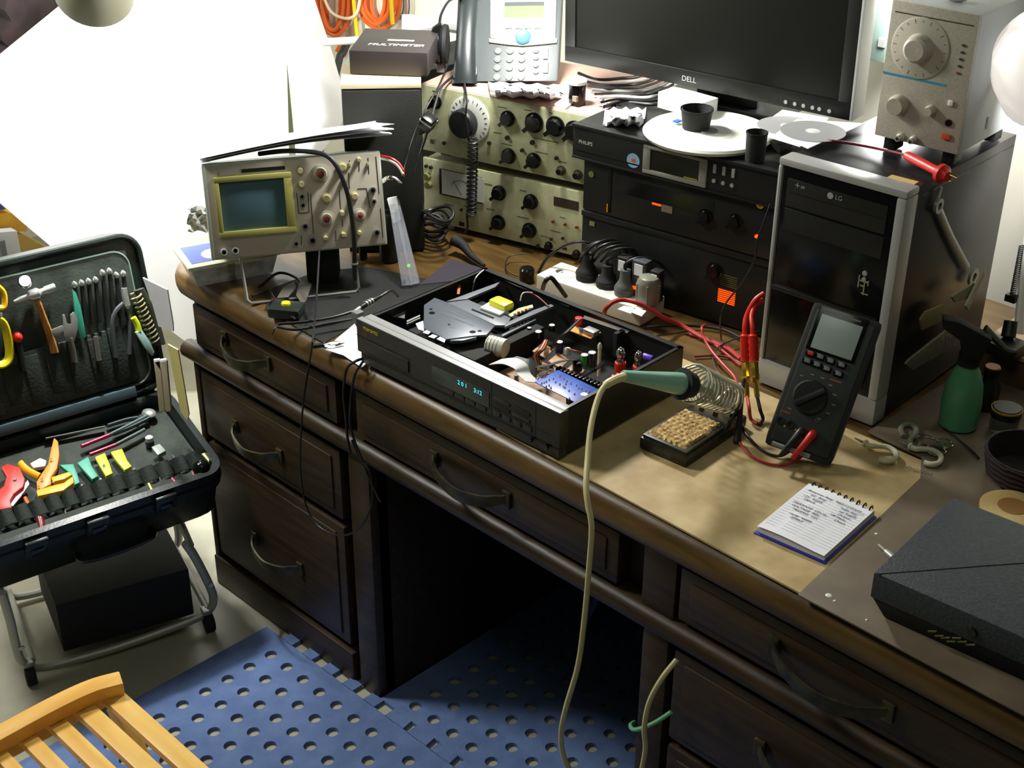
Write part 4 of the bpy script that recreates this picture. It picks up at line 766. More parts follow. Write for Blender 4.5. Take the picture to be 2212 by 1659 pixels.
wb_ = obj('wall_box', MB().box(at(1868, 128, 'y', 1.08), at(1935, -60, 'y', 1.08)+Vector((0, .12, 0))), M('grey_green_box', (96, 112, 104), .5), bev=.003); tag(wb_, 'grey-green box mounted on the wall between the monitor and the signal generator', 'box')
p = at(1905, 92, 'y', 1.078)-wb_.location; obj('metal_clips', MB().box(p+Vector((-.006, -.004, -.008)), p+Vector((.008, .002, .008))), STEELD, wb_)
# ================================================================ RIGHT LAMP with arm and clamp, tray
tp = az(2113, 741, .8245)
tr = T('wooden_tray', 'light wooden box at the right edge behind the green spray bottle', 'wooden box', Vector((tp.x, tp.y, .7665)), R(2))
pan('box_top', tr, [Vector((0, 0, .05)), Vector((.30, 0, .05)), Vector((.30, .25, .05)), Vector((0, .25, .05))], M('pale_wood', (170, 142, 96), .5, noise=(12, (150, 122, 80), (190, 160, 110)), stretch=(1, 8, 8)), (0, 0, .008), .001)
box('box_side', tr, (.004, .004, 0), (.296, .246, .05), M('brown_box_side', (92, 70, 46), .6), .001)
lp = T('clamp_lamp', 'white-shaded balanced-arm lamp at the right edge with black clamp', 'lamp', az(2176, 768, .8255))
def ll(px, py, dist): return ad(px, py, dist)-Vector(lp.location)
D0 = (Vector(lp.location)-CAM).dot(FWD)
obj('clamp', MB().box((-.03, -.02, 0), (.02, .03, .022)), BLK, lp, .004); obj('swivel', MB().rod(ll(2178, 728, D0), ll(2184, 694, D0), .012, .011, 14), BLK, lp); obj('clamp_screw', MB().rod(ll(2150, 742, D0), ll(2185, 752, D0), .010, n=12), BLK, lp)
obj('lower_arm', MB().tube([ll(2196, 720, D0), ll(2212, 560, D0), ll(2240, 380, D0)], .006, 8, 0), WHITE, lp); obj('lower_arm', MB().tube([ll(2206, 722, D0+.02), ll(2222, 560, D0+.02), ll(2250, 380, D0+.02)], .006, 8, 0), WHITE, lp)
obj('arm_spring', MB().tube(coilpts(ll(2187, 640, D0), ll(2208, 530, D0), .0045, 26, 8), .0011, 5, 0), GREYD, lp); obj('spring_block', MB().box(ll(2186, 644, D0)+Vector((-.01, -.006, -.006)), ll(2186, 644, D0)+Vector((.008, .006, .006))), BLK, lp)
axr = (Vector((-.62, 1.2, .85))-LAMP_R).normalized()
lr = LAMP_R-Vector(lp.location)
obj('upper_arm', MB().tube([ll(2240, 380, D0), ll(2330, 200, D0-.1), lr+Vector((.12, -.02, .06)), lr-axr*.045], .006, 8, 3), WHITE, lp)
SHD = M('lamp_shade_white', (240, 234, 228), .35, emit=.55)  # emission put into the shade material so it looks lit from inside
hd = ad(2262, 118, 2.42)
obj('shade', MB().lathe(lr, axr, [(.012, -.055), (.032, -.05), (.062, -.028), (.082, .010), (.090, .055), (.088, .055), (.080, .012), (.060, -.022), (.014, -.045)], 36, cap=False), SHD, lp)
obj('bulb', MB().ball(lr+axr*.0, .020, 14), M('bulb_glow', (255, 246, 225), .5, emit=6), lp)
# ================================================================ LEFT LAMP
l2 = T('desk_lamp', 'grey lamp head hanging at the top left in front of the white sheet', 'lamp', LAMP_L)
axl = (Vector((-2.75, .15, .85))-LAMP_L).normalized()
obj('shade', MB().lathe(-axl*.03, axl, [(.014, -.055), (.026, -.05), (.055, -.02), (.070, .022), (.074, .06), (.072, .06), (.066, .022), (.05, -.012), (.014, -.04)], 36, cap=False), M('lamp_shade_grey', (160, 160, 138), .4), l2)
obj('bulb', MB().ball((0, 0, 0), .016, 14), M('bulb_glow', (0, 0, 0)), l2); obj('lamp_neck', MB().tube([-axl*.07, -axl*.12+Vector((0, 0, .06)), Vector((-.1, .1, .5))], .008, 8, 4), GREY, l2)
# ================================================================ POWER STRIP AND PLUGS
ps = T('power_strip', 'white power strip filled with plugs behind the disc player', 'power strip', (-1.573, .4132, .762), .1008)
PSW = M('strip_white', (206, 200, 184), .45)
box('housing', ps, (0, 0, 0), (.239, .078, .034), PSW, .004); box('underside', ps, (.004, .004, -.001), (.235, .074, .002), GREY, 0)
for i in range(4):
    c = Vector((.045+i*.05, .036, .0341)); obj('socket_ring', MB().lathe(c, (0, 0, 1), [(.017, 0), (.017, .0008), (.014, .0008), (.014, .0002)], 24), WHITE, ps)
pan('paper_label', ps, [fl(ps, *p_, 'z', .0342) for p_ in ((1334, 668), (1348, 661), (1376, 667), (1362, 678))], PAPER, (0, 0, .0006)); pan('paper_label', ps, [fl(ps, *p_, 'z', .0342) for p_ in ((1356, 672), (1366, 664), (1396, 672), (1386, 684))], PAPER, (0, 0, .0006))
o_ = fl(ps, 1209, 586, 'z', .0342); obj('round_mark', MB().lathe(o_, (0, 0, 1), [(.008, 0), (.008, .0005), (.006, .0005)], 20), GREYD, ps)
def plug(label, px, py, r, h, mat, up_=Vector((.15, .1, 1))):
    p = az(px, py, .797); t = T('mains_plug', label, 'plug', p); u_ = up_.normalized()
    obj('body', MB().lathe((0, 0, 0), (0, 0, 1), [(r, 0), (r, h*.3), (r*.8, h*.42), (r*.55, h*.6), (r*.5, h)], 20), mat, t); obj('grip_ring', MB().lathe((0, 0, h*.18), (0, 0, 1), [(r*1.04, 0), (r*1.04, h*.08)], 20), mat, t)
    obj('cord', MB().tube([Vector((0, 0, h*.95)), Vector((0, 0, h*1.25)), Vector((.015, .02, h*1.45)), Vector((.03, .05, h*1.2)), Vector((.035, .09, h*.5))], .003, 8), RUB, t); return t
plug('black round mains plug at the left end of the power strip', 1268, 601, .021, .05, BLKM)
plug('black round mains plug second from the left on the power strip', 1311, 617, .020, .042, BLKM)
plug('dark grey mains plug beside the clear adapter on the power strip', 1349, 634, .019, .048, M('plug_olive_grey', (78, 84, 76), .5))
p = az(1399, 655, .797); t = T('mains_adapter', 'ribbed clear-grey mains adapter at the right end of the power strip', 'adapter', p)
AD = M('adapter_smoky', (120, 118, 104), .3, bump=(80, .6))
obj('body', MB().lathe((0, 0, 0), (0, 0, 1), [(.020, 0), (.023, .006), (.023, .040), (.018, .052), (.008, .055)], 12), AD, t, .001)
for k in range(5): obj('rib', MB().rod((.022*math.cos(k-3), .022*math.sin(k-3), .004), (.022*math.cos(k-3), .022*math.sin(k-3), .042), .0022, n=7), AD, t)
for lab, (px, py), s_, mt in (('black adapter with a white sticker behind the dark grey plug', (1342, 590), (.024, .02, .045), BLK), ('dark adapter with a red glowing switch behind the clear adapter', (1378, 606), (.03, .022, .05), GREYD), ('small black adapter with white sticker at the right of the glowing one', (1412, 610), (.02, .02, .042), BLK)):
    t = T('plug_in_adapter', lab, 'adapter', Vector((at(px, py, 'y', .472).x, .472, .797)), .1)
    box('body', t, (-s_[0]/2, 0, 0), (s_[0]/2, s_[1], s_[2]+.02), mt, .003); box('white_sticker', t, (-s_[0]*.3, -.001, s_[2]*.85), (s_[0]*.3, .001, s_[2]+.014), PAPER, 0)
    if 'red' in lab: box('glowing_switch', t, (-.010, -.002, .014), (.008, .0, .020), ORL, .0005)
t = T('dc_jack', 'short black cylinder left of the power strip', 'adapter', az(1138, 606, .762)); obj('body', MB().lathe((0, 0, 0), (0, 0, 1), [(.013, 0), (.0145, .002), (.0145, .024), (.012, .027)], 20), BLKG, t)
cable('strip_lead', 'black lead arching from the cream instrument to the left plug', [(1163, 590, .78), (1180, 560, .81), (1215, 533, .84), (1255, 522, .86), (1285, 535, .85), (1275, 560, .845)], .003, RUB)
cable('thin_wire', 'thin black wire loop beside the short black cylinder', [(1148, 605, .765), (1100, 590, .765), (1092, 568, .77), (1105, 552, .775), (1140, 548, .78)], .0011, RUB)
cable('black_bent_cable', 'black bent cable rising between the player and the power strip', [(1172, 625, .80), (1178, 608, .84), (1190, 600, .848), (1206, 618, .83), (1222, 640, .80)], .0042, RUB)
for k in range(4):
    cable('plug_tangle', ('outermost', 'upper', 'middle', 'innermost')[k]+' black cable looping over the plugs of the power strip', [(1250+k*16, 565, .83), (1285+k*14, 528+k*4, .87), (1330+k*12, 520+k*6, .87), (1350+k*9, 560, .84), (1340+k*12, 590, .81)], .0028, RUB)
# bundle of black cords left of the instruments
for k in range(6):
    c = az(938+4*(k % 3), 505-9*k, .772+.016*k); rr = .026+.004*(k % 3)
    tag(obj('cord_loop', MB().tube([c+Vector((math.cos(a)*rr, math.sin(a)*rr*.8, .006*math.sin(a*2+k))) for a in [2*math.pi*i/14 for i in range(15)]], .0034, 7, 3), RUB), ('lowest', 'second', 'third', 'fourth', 'fifth', 'topmost')[k]+' loop of the black cord bundle between speaker and instruments', 'cord')
# ================================================================ TEST LEADS
cable('thick_red_lead', 'thick dull red lead arching over the right end of the power strip', [(1305, 684, .79), (1308, 668, .82), (1325, 652, .835), (1350, 648, .835), (1385, 658, .83), (1430, 684, .80), (1470, 702, .775), (1520, 730, .768), (1570, 752, .768), (1600, 775, .768)], .0042, REDW)
cable('black_lead', 'black lead running right from behind the player rear corner', [(1390, 708, .775), (1430, 704, .775), (1500, 704, .768), (1560, 712, .768), (1600, 730, .768)], .0026, RUB)
cable('thin_red_lead', 'thin red lead looping down towards the soldering iron spring', [(1523, 702, .79), (1516, 708, .80), (1520, 728, .79), (1535, 755, .78), (1560, 785, .775), (1585, 812, .77), (1592, 830, .77)], .0024, REDW)
cable('red_lead_flat', 'red lead lying on the desk behind the soldering iron', [(1490, 722, .765), (1530, 735, .765), (1570, 765, .766), (1600, 790, .766)], .0024, REDW)
cable('brown_lead', 'reddish brown lead crossing the desk behind the player corner', [(1500, 770, .765), (1540, 768, .765), (1575, 772, .765), (1610, 790, .765)], .0020, M('brownish_red_wire', (120, 44, 40), .5))
cable('hanging_wire', 'thin black wire hanging from the tower edge past the orange bars', [at(1664, 440, 'y', .41), at(1650, 480, 'y', .40), at(1636, 520, 'y', .40), at(1630, 560, 'y', .40), at(1602, 612, 'y', .41), at(1568, 655, 'y', .41), at(1556, 690, 'y', .41), az(1558, 735, .768)], .0015, RUB)
cable('curled_wire', 'thin grey wire curled behind the iron spring', [(1640, 715, .775), (1580, 735, .775), (1550, 752, .77), (1540, 775, .77), (1548, 800, .77), (1562, 815, .77)], .0014, GREYD)
for k, (x_, lab) in enumerate(((0, 'left red lead with banana plug bending down beside the tower'), (22, 'right red lead with banana plug bending down beside the tower'))):
    pts = [at(1650-k*2, 634+k*14, 'y', .39), at(1630+k*2, 650+k*10, 'y', .375), at(1613+x_*.5, 682, 'y', .36), at(1609+x_*.75, 705, 'y', .35), at(1609+x_*.8, 728, 'y', .345)]
    t = T('banana_lead', lab, 'test lead', pts[-1]); L0 = lambda p: p-Vector(t.location)
    obj('wire', MB().tube([L0(p) for p in pts], .0042, 10), RED, t)
    q0, q1, q2, q3 = at(1609+x_*.8, 722, 'y', .345), at(1610+x_*.85, 782, 'y', .335), at(1612+x_*.9, 825, 'y', .328), at(1614+x_*1.0, 858, 'y', .322)
    u_ = (q1-q0); obj('plug_sleeve', MB().lathe(L0(q0), u_.normalized(), [(.006, 0), (.0075, .002)]+[(.0072 if i % 2 else .0082, .002+(u_.length-.004)*i/8) for i in range(9)], 14), RED, t)
    obj('gold_body', MB().lathe(L0(q1), (q2-q1).normalized(), [(.0065, 0), (.0065, (q2-q1).length*.6), (.0075, (q2-q1).length*.65), (.0075, (q2-q1).length*.85), (.005, (q2-q1).length)], 8), GOLD, t)
    obj('gold_pin', MB().rod(L0(q2), L0(q3), .0042, n=10), GOLD, t)
cable('twisted_red_pair', 'dark red lead below the left gold banana plug', [at(1614, 856, 'y', .322), az(1618, 880, .79), az(1622, 905, .77), az(1636, 915, .767)], .003, REDW)
cable('black_pair', 'black lead below the right gold banana plug', [at(1636, 858, 'y', .322), az(1642, 885, .785), az(1648, 905, .77), az(1640, 918, .767)], .003, RUB)
# ================================================================ SOLDERING STATION
st = T('soldering_stand', 'black soldering iron stand with worn brown sponge and wire coil holder', 'soldering stand', (-1.064, .1144, .7642), .0594)
STB = M('stand_black', (34, 36, 32), .4, noise=(60, (26, 28, 26), (52, 54, 46)))
box('base', st, (0, 0, 0), (.0878, .165, .020), STB, .004); box('tray_rim', st, (.003, .003, .020), (.085, .115, .025), STB, .002)
SPG = M('worn_sponge', (196, 160, 96), .95, noise=(220, (124, 96, 54), (222, 190, 124)), bump=(160, 1.0))
rows = [[Vector((.008+.071*i/22, .008+.100*j/26, .0285+.0022*math.sin(i*3.3+j*2.1)*math.sin(j*1.7-i)-(.004 if i in (0, 22) or j in (0, 26) else 0))) for i in range(23)] for j in range(27)]
obj('sponge', MB().grid(rows, (0, 0, -.006)), SPG, st)
pp_ = [Vector((.016, .118, .018)), Vector((.080, .118, .018)), Vector((.080, .135, .070)), Vector((.022, .135, .078))]
pan('back_plate', st, pp_, STEELD, (0, .002, 0), .0005)
for x in (.026, .052): obj('plate_slot', MB().prism([Vector((x, .1195, .026)), Vector((x+.007, .1195, .026)), Vector((x+.009, .130, .062)), Vector((x+.004, .130, .062))], (0, -.0008, 0)), BLKG, st)
S0, S1 = ad(1492, 826, 2.075), ad(1580, 862, 2.19)
obj('coil_holder', MB().tube([toL(st, p) for p in coilpts(S0, S1, lambda u: .030-.005*u, 11, 16)], .0021, 6, 0), M('coil_wire', (190, 186, 160), .35, .5), st)
obj('coil_support', MB().tube([Vector((.07, .135, .07)), Vector((.072, .14, .075)), toL(st, S0+(S1-S0)*.5+Vector((0, 0, -.028)))], .004, 8, 3), STEELD, st)
obj('bracket', MB().tube([Vector((.084, .10, .01)), Vector((.09, .135, .05)), toL(st, S1+Vector((0, 0, -.03)))], (.006, .0012), 4, 3, flat=(0, 1, 0)), BLK, st)
ir = T('soldering_iron', 'mint green soldering iron resting in the coil of the black stand', 'soldering iron', S0)
I0 = ad(1345, 812, 1.99); I1 = ad(1470, 829, 2.06); IL = lambda p: p-Vector(ir.location); u_ = (I1-I0)
obj('handle', MB().lathe(IL(I0), u_.normalized(), [(.0075, 0), (.0085, .002), (.0115, u_.length*.4), (.0165, u_.length*.93), (.0165, u_.length)], 26), M('mint_green', (142, 190, 168), .35), ir)
obj('collar', MB().lathe(IL(I1), u_.normalized(), [(.0165, 0), (.024, .001), (.024, .006), (.019, .008), (.019, .022), (.012, .024)], 26), BLKM, ir)
obj('metal_shaft', MB().lathe(IL(I1)+u_.normalized()*.022, (S1-S0).normalized(), [(.009, 0), (.009, .02), (.006, .022), (.006, .075), (.002, .09)], 16), STEELD, ir)
CRM = M('cream_cord', (214, 202, 150), .45)
cords = [(ad(1350, 813, 1.99)), ad(1325, 822, 1.975), ad(1303, 838, 1.96), ad(1288, 872, 1.95), ad(1276, 925, 1.935), ad(1270, 985, 1.92), ad(1266, 1050, 1.90), ad(1270, 1090, 1.895), ad(1278, 1140, 1.90), ad(1272, 1230, 1.93), ad(1262, 1340, 1.98), ad(1248, 1440, 2.04), ad(1222, 1530, 2.1), ad(1212, 1585, 2.14), ad(1218, 1635, 2.17), ad(1245, 1690, 2.2)]
cable('iron_cord', 'cream cord of the soldering iron hanging down in front of the desk', cords, lambda u: .0062 if u < .12 else .0042, CRM, 'cord', n=10)
cable('floor_cord', 'second length of cream cord rising beside the right drawers', [at(1462, 1425, 'y', -.03), at(1430, 1465, 'y', -.05), at(1403, 1515, 'y', -.06), at(1392, 1570, 'y', -.06), at(1394, 1620, 'y', -.05), at(1380, 1690, 'y', -.04)], .0042, CRM, 'cord')
cable('extension_cable', 'pale green looped cord near the floor beside the right drawers', [at(1450, 1538, 'y', -.02), at(1420, 1558, 'y', -.03), at(1390, 1572, 'y', -.04), at(1368, 1576, 'y', -.03), at(1362, 1566, 'y', .0), at(1370, 1560, 'y', .03)], .0034, M('pale_green_cord', (120, 190, 140), .5), 'cord')
# ================================================================ HANDHELD MULTIMETER
hm = T('handheld_multimeter', 'dark grey handheld multimeter leaning upright in front of the computer tower', 'multimeter', (-.9163, .2282, .7850), (-.5433, .1611, .3871))
HW, HH = .106, .232
HMB = M('meter_holster', (34, 37, 35), .55, noise=(300, (30, 33, 31), (40, 43, 41))); HMF = M('meter_face_grey', (48, 53, 50), .5)
obj('holster', MB().prism([Vector((0, 0, 0)), Vector((0, 0, HH)), Vector((0, .028, HH-.004)), Vector((0, .028, .028))], (HW, 0, 0)), HMB, hm, .007); obj('face_plate', MB().box((.008, -.003, .012), (HW-.008, .004, HH-.010)), HMF, hm, .004)
def mq(px, py, y=-.0032): return fl(hm, px, py, 'y', y)
P_ = [mq(1777, 677), mq(1864, 707), mq(1838, 783), mq(1751, 746)]
xs = (P_[0].x+P_[3].x)/2, (P_[1].x+P_[2].x)/2; zs = (P_[2].z+P_[3].z)/2, (P_[0].z+P_[1].z)/2
box('display_bezel', hm, (xs[0]-.006, -.0045, zs[0]-.004), (xs[1]+.006, -.002, zs[1]+.012), BLKG, .002); box('display', hm, (xs[0], -.0052, zs[0]), (xs[1], -.004, zs[1]), M('meter_lcd', (158, 172, 168), .25), .0005)
for k, (w_, dx) in enumerate(((.022, -.018), (.028, .012))): p = Vector(((xs[0]+xs[1])/2+dx, -.0047, zs[1]+.006)); box('printed_line', hm, p+Vector((-w_/2, -.0003, -.001)), p+Vector((w_/2, 0, .001)), GREY, 0)
for px, py, mt in ((1751, 764, RED), (1772, 771, GREYD), (1794, 780, GREYD), (1818, 789, GREYD), (1744, 780, GREYD), (1765, 788, GREYD), (1786, 797, GREYD), (1811, 808, GREYD)):
    p = mq(px, py); b_ = box('button', hm, p+Vector((-.0075, -.003, -.0045)), p+Vector((.0075, 0, .0045)), BLKG, .0015); box('button_face', b_, p+Vector((-.0045, -.0036, -.0024)), p+Vector((.0045, -.0028, .0024)), mt if mt is RED else GREY, .0006)
c = mq(1750, 858); dk = obj('rotary_dial', MB().lathe(c, (0, -1, 0), [(.0265, -.002), (.0265, .004), (.024, .006), (.002, .006)], 36), BLKM, hm)
obj('dial_grip', MB().obox(c+Vector((0, -.008, 0)), Vector((.72, 0, .69)), (0, 1, 0), Vector((-.69, 0, .72)), .024, .004, .0042), BLK, dk, .001)
for k in range(12):
    a = R(-50+k*25.5); p = c+Vector((math.cos(a)*.036, -.0002, math.sin(a)*.034))
    if abs(p.x-.054) < .043: box('range_mark', hm, p+Vector((-.003, -.0003, -.001)), p+Vector((.003, 0, .001)), GREY, 0)
for px, py, w_ in ((1805, 823, .009), (1697, 890, .008)): p = mq(px, py); box('orange_mark', hm, p+Vector((-w_, -.0004, -.0012)), p+Vector((w_, 0, .0012)), M('rust_print', (150, 74, 50), .5), 0)
for px, py in ((1685, 908), (1707, 917), (1731, 930), (1757, 938)): p = mq(px, py); obj('input_jack', MB().lathe(p, (0, -1, 0), [(.0062, 0), (.0062, .0015), (.0042, .0015), (.0042, -.001)], 16), BLKM, hm)
for px, py in ((1695, 920), (1719, 928)): p = mq(px, py); obj('warning_triangle', MB().prism([p+Vector((-.002, 0, -.0015)), p+Vector((.002, 0, -.0015)), p+Vector((0, 0, .002))], (0, -.0005, 0)), M('amber_print', (200, 140, 40), .5), hm)
box('base_bar', hm, (.012, -.0055, .004), (.072, .004, .011), STEELD, .001)
p = mq(1768, 900); text(hm, 'CE', p+Vector((.0, -.0003, -.006)), .006, GREY)
obj('tilt_stand', MB().prism([Vector((.02, .028, .17)), Vector((HW-.02, .028, .17)), Vector((HW-.02, .105, .066)), Vector((.02, .105, .050))], (0, .002, .002)), BLK, hm, .001)
for lab, (px, py), mt, dy in (('red angled plug in the right jack of the handheld multimeter', (1756, 938), RED, 0), ('black angled plug in the third jack of the handheld multimeter', (1731, 932), BLK, 0)):
    p = toW(hm, mq(px, py, -.004)); t = T('angled_plug', lab, 'plug', p); n_ = (toW(hm, (0, -1, 0))-toW(hm, (0, 0, 0))); d_ = (toW(hm, (-.35, -.15, -1))-toW(hm, (0, 0, 0))).normalized()
    obj('shell', MB().tube([Vector((0, 0, 0)), n_*.012, n_*.016+d_*.012, n_*.014+d_*.03], lambda u: .0065-.0015*u, 12, 3), mt, t); obj('strain_relief', MB().tube([n_*.014+d_*.028, n_*.010+d_*.048], lambda u: .005-.0016*u, 10, 0), mt, t)
    e1 = p+n_*.010+d_*.046
    if mt is RED: cable('red_test_lead', 'red multimeter lead looping across the board to the iron stand', [e1, az(1733, 985, .775), az(1700, 1003, .767), az(1655, 1000, .766), az(1612, 975, .768), az(1585, 930, .772), az(1572, 890, .78), az(1568, 850, .81)], .0021, REDW, 'test lead')
    else: cable('black_test_lead', 'black multimeter lead curving left under the meter', [e1, az(1712, 970, .775), az(1685, 985, .767), az(1650, 975, .766), az(1618, 945, .768), az(1600, 915, .77), az(1596, 880, .775)], .0021, RUB, 'test lead')
for k, (a_, b_) in enumerate((((1604, 925), (1612, 800)),)): t = obj('black_probe', MB().tube([az(1592, 955, .768), az(1598, 900, .80), az(1606, 820, .84)], lambda u: .0062-.0035*u, 10), BLKM); tag(t, 'black probe body standing behind the iron stand', 'probe')
# ================================================================ NOTEBOOK
nb = T('spiral_notebook', 'open spiral notepad with handwriting and blue cover lying on the tan board', 'notepad', (-.8008, .0588, .7634), .0791)
BLC = M('blue_cover', (44, 48, 150), .4)
box('back_cover', nb, (-.003, -.004, 0), (.109, .144, .002), BLC, .0005)
rows = [[Vector((.105*i/8, .142*j/8+.001, .012-.003*(1-j/8)**2+.0015*math.sin(i*.6))) for i in range(9)] for j in range(9)]
obj('page_block', MB().grid(rows, (0, 0, -.0095)), M('page_white', (240, 240, 244), .8), nb)
for k in range(3): obj('loose_page', MB().grid([[Vector((.105*i/8, .142*j/8+.001-.0012*k, .0122+.0007*k-.003*(1-j/8)**2+.0015*math.sin(i*.6)+.001*(1-j/8)**3*k)) for i in range(9)] for j in range(9)], (0, 0, -.0002)), M('page_white', (0, 0, 0)), nb)
PEN = M('pen_ink', (70, 70, 90), .7); RUL = M('ruled_line', (200, 206, 226), .8)
def nz(x, y): return .0139-.003*(1-y/.142)**2+.0015*math.sin(x/.105*8*.6)+.001*(1-y/.142)**3*2
m = MB()
for k in range(17): y = .014+k*.0068; [m.box((x_, y, nz(x_+.01, y)), (x_+.025, y+.0004, nz(x_+.01, y)+.0002)) for x_ in (.003, .028, .053, .078)]
obj('ruled_lines', m, RUL, nb)
import random as _r
for k, (x, y, s_) in enumerate(((.052, .122, 'American Amp  TEST CORNER'), (.030, .114, '5Ω  Amp'), (.078, .114, 'Audio Imp'), (.026, .106, '12V  Supply'), (.080, .106, 'Pwr Supply'), (.024, .098, '100mA'), (.080, .098, 'Output'), (.074, .090, 'Diff Meter'), (.034, .082, 'MARANTZ  CD-50'), (.032, .074, 'VOLTAGE  REG'), (.036, .066, 'MISSING  +5V'), (.082, .082, 'Check'), (.036, .054, 'recap  supply'), (.034, .046, '2200uF'))):
    text(nb, s_, Vector((x, y, nz(x, y)+.0004)), .0066, PEN, 'top', rnd.uniform(-.04, .04), name='handwriting', ext=.00005, shear=.25)
for k in range(10): x = .006+k*.0103; obj('wire_ring', MB().tube([Vector((x+.0008*math.sin(a), .143+.0065*math.cos(a), .0085+.0075*math.sin(a))) for a in [2*math.pi*i/12 for i in range(12)]], .0011, 6, 2), BLKG, nb)
# ================================================================ RIGHT DESK ITEMS
bx = T('black_case', 'flat black padded case with a scratched lid at the right edge of the desk', 'case', (-.5896, .0045, .7668), .0756)
BKC = M('black_leatherette', (50, 56, 60), .55, noise=(200, (44, 50, 54), (58, 64, 68)), bump=(250, .4))
obj('lid', MB().prism([Vector((0, 0, .030)), Vector((0, .2262, .030)), Vector((.40, .2262, .030)), Vector((.40, 0, .030))], (0, 0, .0388)), BKC, bx, .003)
obj('lower_shell', MB().add([(.018, .012, 0), (.40, .012, 0), (.40, .21, 0), (.018, .21, 0), (.002, .002, .030), (.40, .002, .030), (.40, .224, .030), (.002, .224, .030)], [(0,1,2,3), (4,7,6,5), (0,4,5,1), (1,5,6,2), (2,6,7,3), (3,7,4,0)]), BLKM, bx, .002)
cr = [fl(bx, *p_, 'z', .0690) for p_ in ((1893, 1240), (2000, 1232), (2130, 1222), (2212, 1216))]; obj('lid_crease', MB().tube(cr, (.0006, .0003), 4, 0), BLKG, bx)
for k in range(7): p = Vector((.085+k*.008+rnd.random()*.004, -.0005, .018+rnd.random()*.010)); obj('frayed_patch', MB().obox(p, Vector((1, 0, .5)).normalized(), (0, 1, 0), (0, 0, 1), .006, .0008, .001), M('frayed_khaki', (104, 102, 60), .8), bx)
p = Vector((.135, -.0008, .045)); obj('snap_button', MB().lathe(p, (0, -1, 0), [(.007, 0), (.006, .002), (.001, .002)], 16), BLKG, bx)
rp = az(1905, 1182, .7685); t = T('audio_jack_plug', 'silver jack plug beside the left corner of the black case', 'plug', rp)
obj('shell', MB().rod((.010, -.005, .0), (.028, -.012, .0), .0052, n=12), STEELD, t); obj('tip', MB().rod((-.006, .001, 0), (.010, -.005, 0), .0022, n=8), STEEL, t)
# spray bottle
bp_ = az(2068, 918, .7665); sb = T('spray_bottle', 'green trigger spray bottle with black head beside the tower', 'spray bottle', bp_)
obj('bottle', MB().lathe((0, 0, 0), (0, 0, 1), [(.026, 0), (.030, .003), (.031, .045), (.028, .075), (.020, .098), (.014, .108), (.013, .115)], 30), M('green_bottle', (92, 160, 116), .3), sb)
obj('collar', MB().lathe((0, 0, .110), (0, 0, 1), [(.017, 0), (.017, .018), (.014, .022)], 22), BLKM, sb)
hx = Vector((math.cos(.6), math.sin(.6), 0)); H_ = lambda a, z: hx*a+Vector((0, 0, z))
obj('spray_head', MB().prism([H_(-.014, .128)+Vector((0, 0, 0)), H_(.014, .128), H_(.018, .150), H_(.024, .165), H_(-.03, .19), H_(-.052, .192), H_(-.050, .176), H_(-.022, .158)], hx.cross(Vector((0, 0, 1)))*.024), BLKM, sb, .003)
obj('trigger', MB().tube([H_(.014, .172), H_(.036, .152), H_(.052, .138), H_(.066, .136)], lambda u: (.009-.004*u, .004), 8, 4, flat=(0, 1, 0)), BLK, sb)
# hooks, key ring, clips
HK = M('white_coated_hook', (206, 204, 178), .4)
for lab, off in (('white plastic-coated screw hook nearer the multimeter', (0, 0)), ('white plastic-coated screw hook nearer the black basket', (97, 7))):
    P_ = [az(px+off[0], py+off[1], .772) for px, py in ((1868, 957), (1880, 963), (1895, 963), (1918, 966), (1935, 978), (1932, 992), (1915, 996), (1899, 992))]
    t = T('screw_hook', lab, 'hook', P_[0]); L0 = lambda p: p-Vector(t.location)
    obj('hook_bend', MB().tube([L0(p) for p in P_], .0042, 10), HK, t); q_ = az(1846+off[0], 946+off[1], .773); obj('screw_thread', MB().tube(coilpts(L0(P_[0]), L0(q_), lambda u: .0022-.0014*u, 7, 8), .0008, 5, 0).rod(L0(P_[0]), L0(q_), .0018, .0004, 8), STEELD, t); obj('flange', MB().rod(L0(P_[0]), L0(P_[0])+(P_[1]-P_[0]).normalized()*.003, .006, n=12), HK, t)
P_ = [az(px, py, .770) for px, py in ((1952, 943), (1946, 925), (1962, 917), (1978, 925), (1978, 940), (1967, 950), (1968, 962), (1982, 968), (1988, 958))]
t = obj('grey_hook', MB().tube(P_, .0042, 8), M('grey_hook_plastic', (120, 122, 104), .5)); tag(t, 'grey plastic S-shaped hook behind the two white hooks', 'hook')
kr = T('key_ring', 'chrome key ring with clips behind the right white hook', 'key ring', az(2025, 965, .768))
for k, (px, py, r1) in enumerate(((2000, 950, .014), (2040, 958, .013), (2022, 972, .015))):
    c = az(px, py, .770+.002*k)-Vector(kr.location); obj('ring', MB().tube([c+Vector((math.cos(a)*r1, math.sin(a)*r1*.8, .002*math.sin(a))) for a in [2*math.pi*i/14 for i in range(15)]], .0011, 6, 2), CHROME, kr)
obj('clip', MB().box((-.006, -.004, .002), (.012, .004, .006)), CHROME, kr, .001)
text(bd2, 'DIGITAL', az(1985, 1017, .7666)-bd2.location, .011, M('faded_print', (120, 116, 100), .6), 'top', R(12), shear=.3)
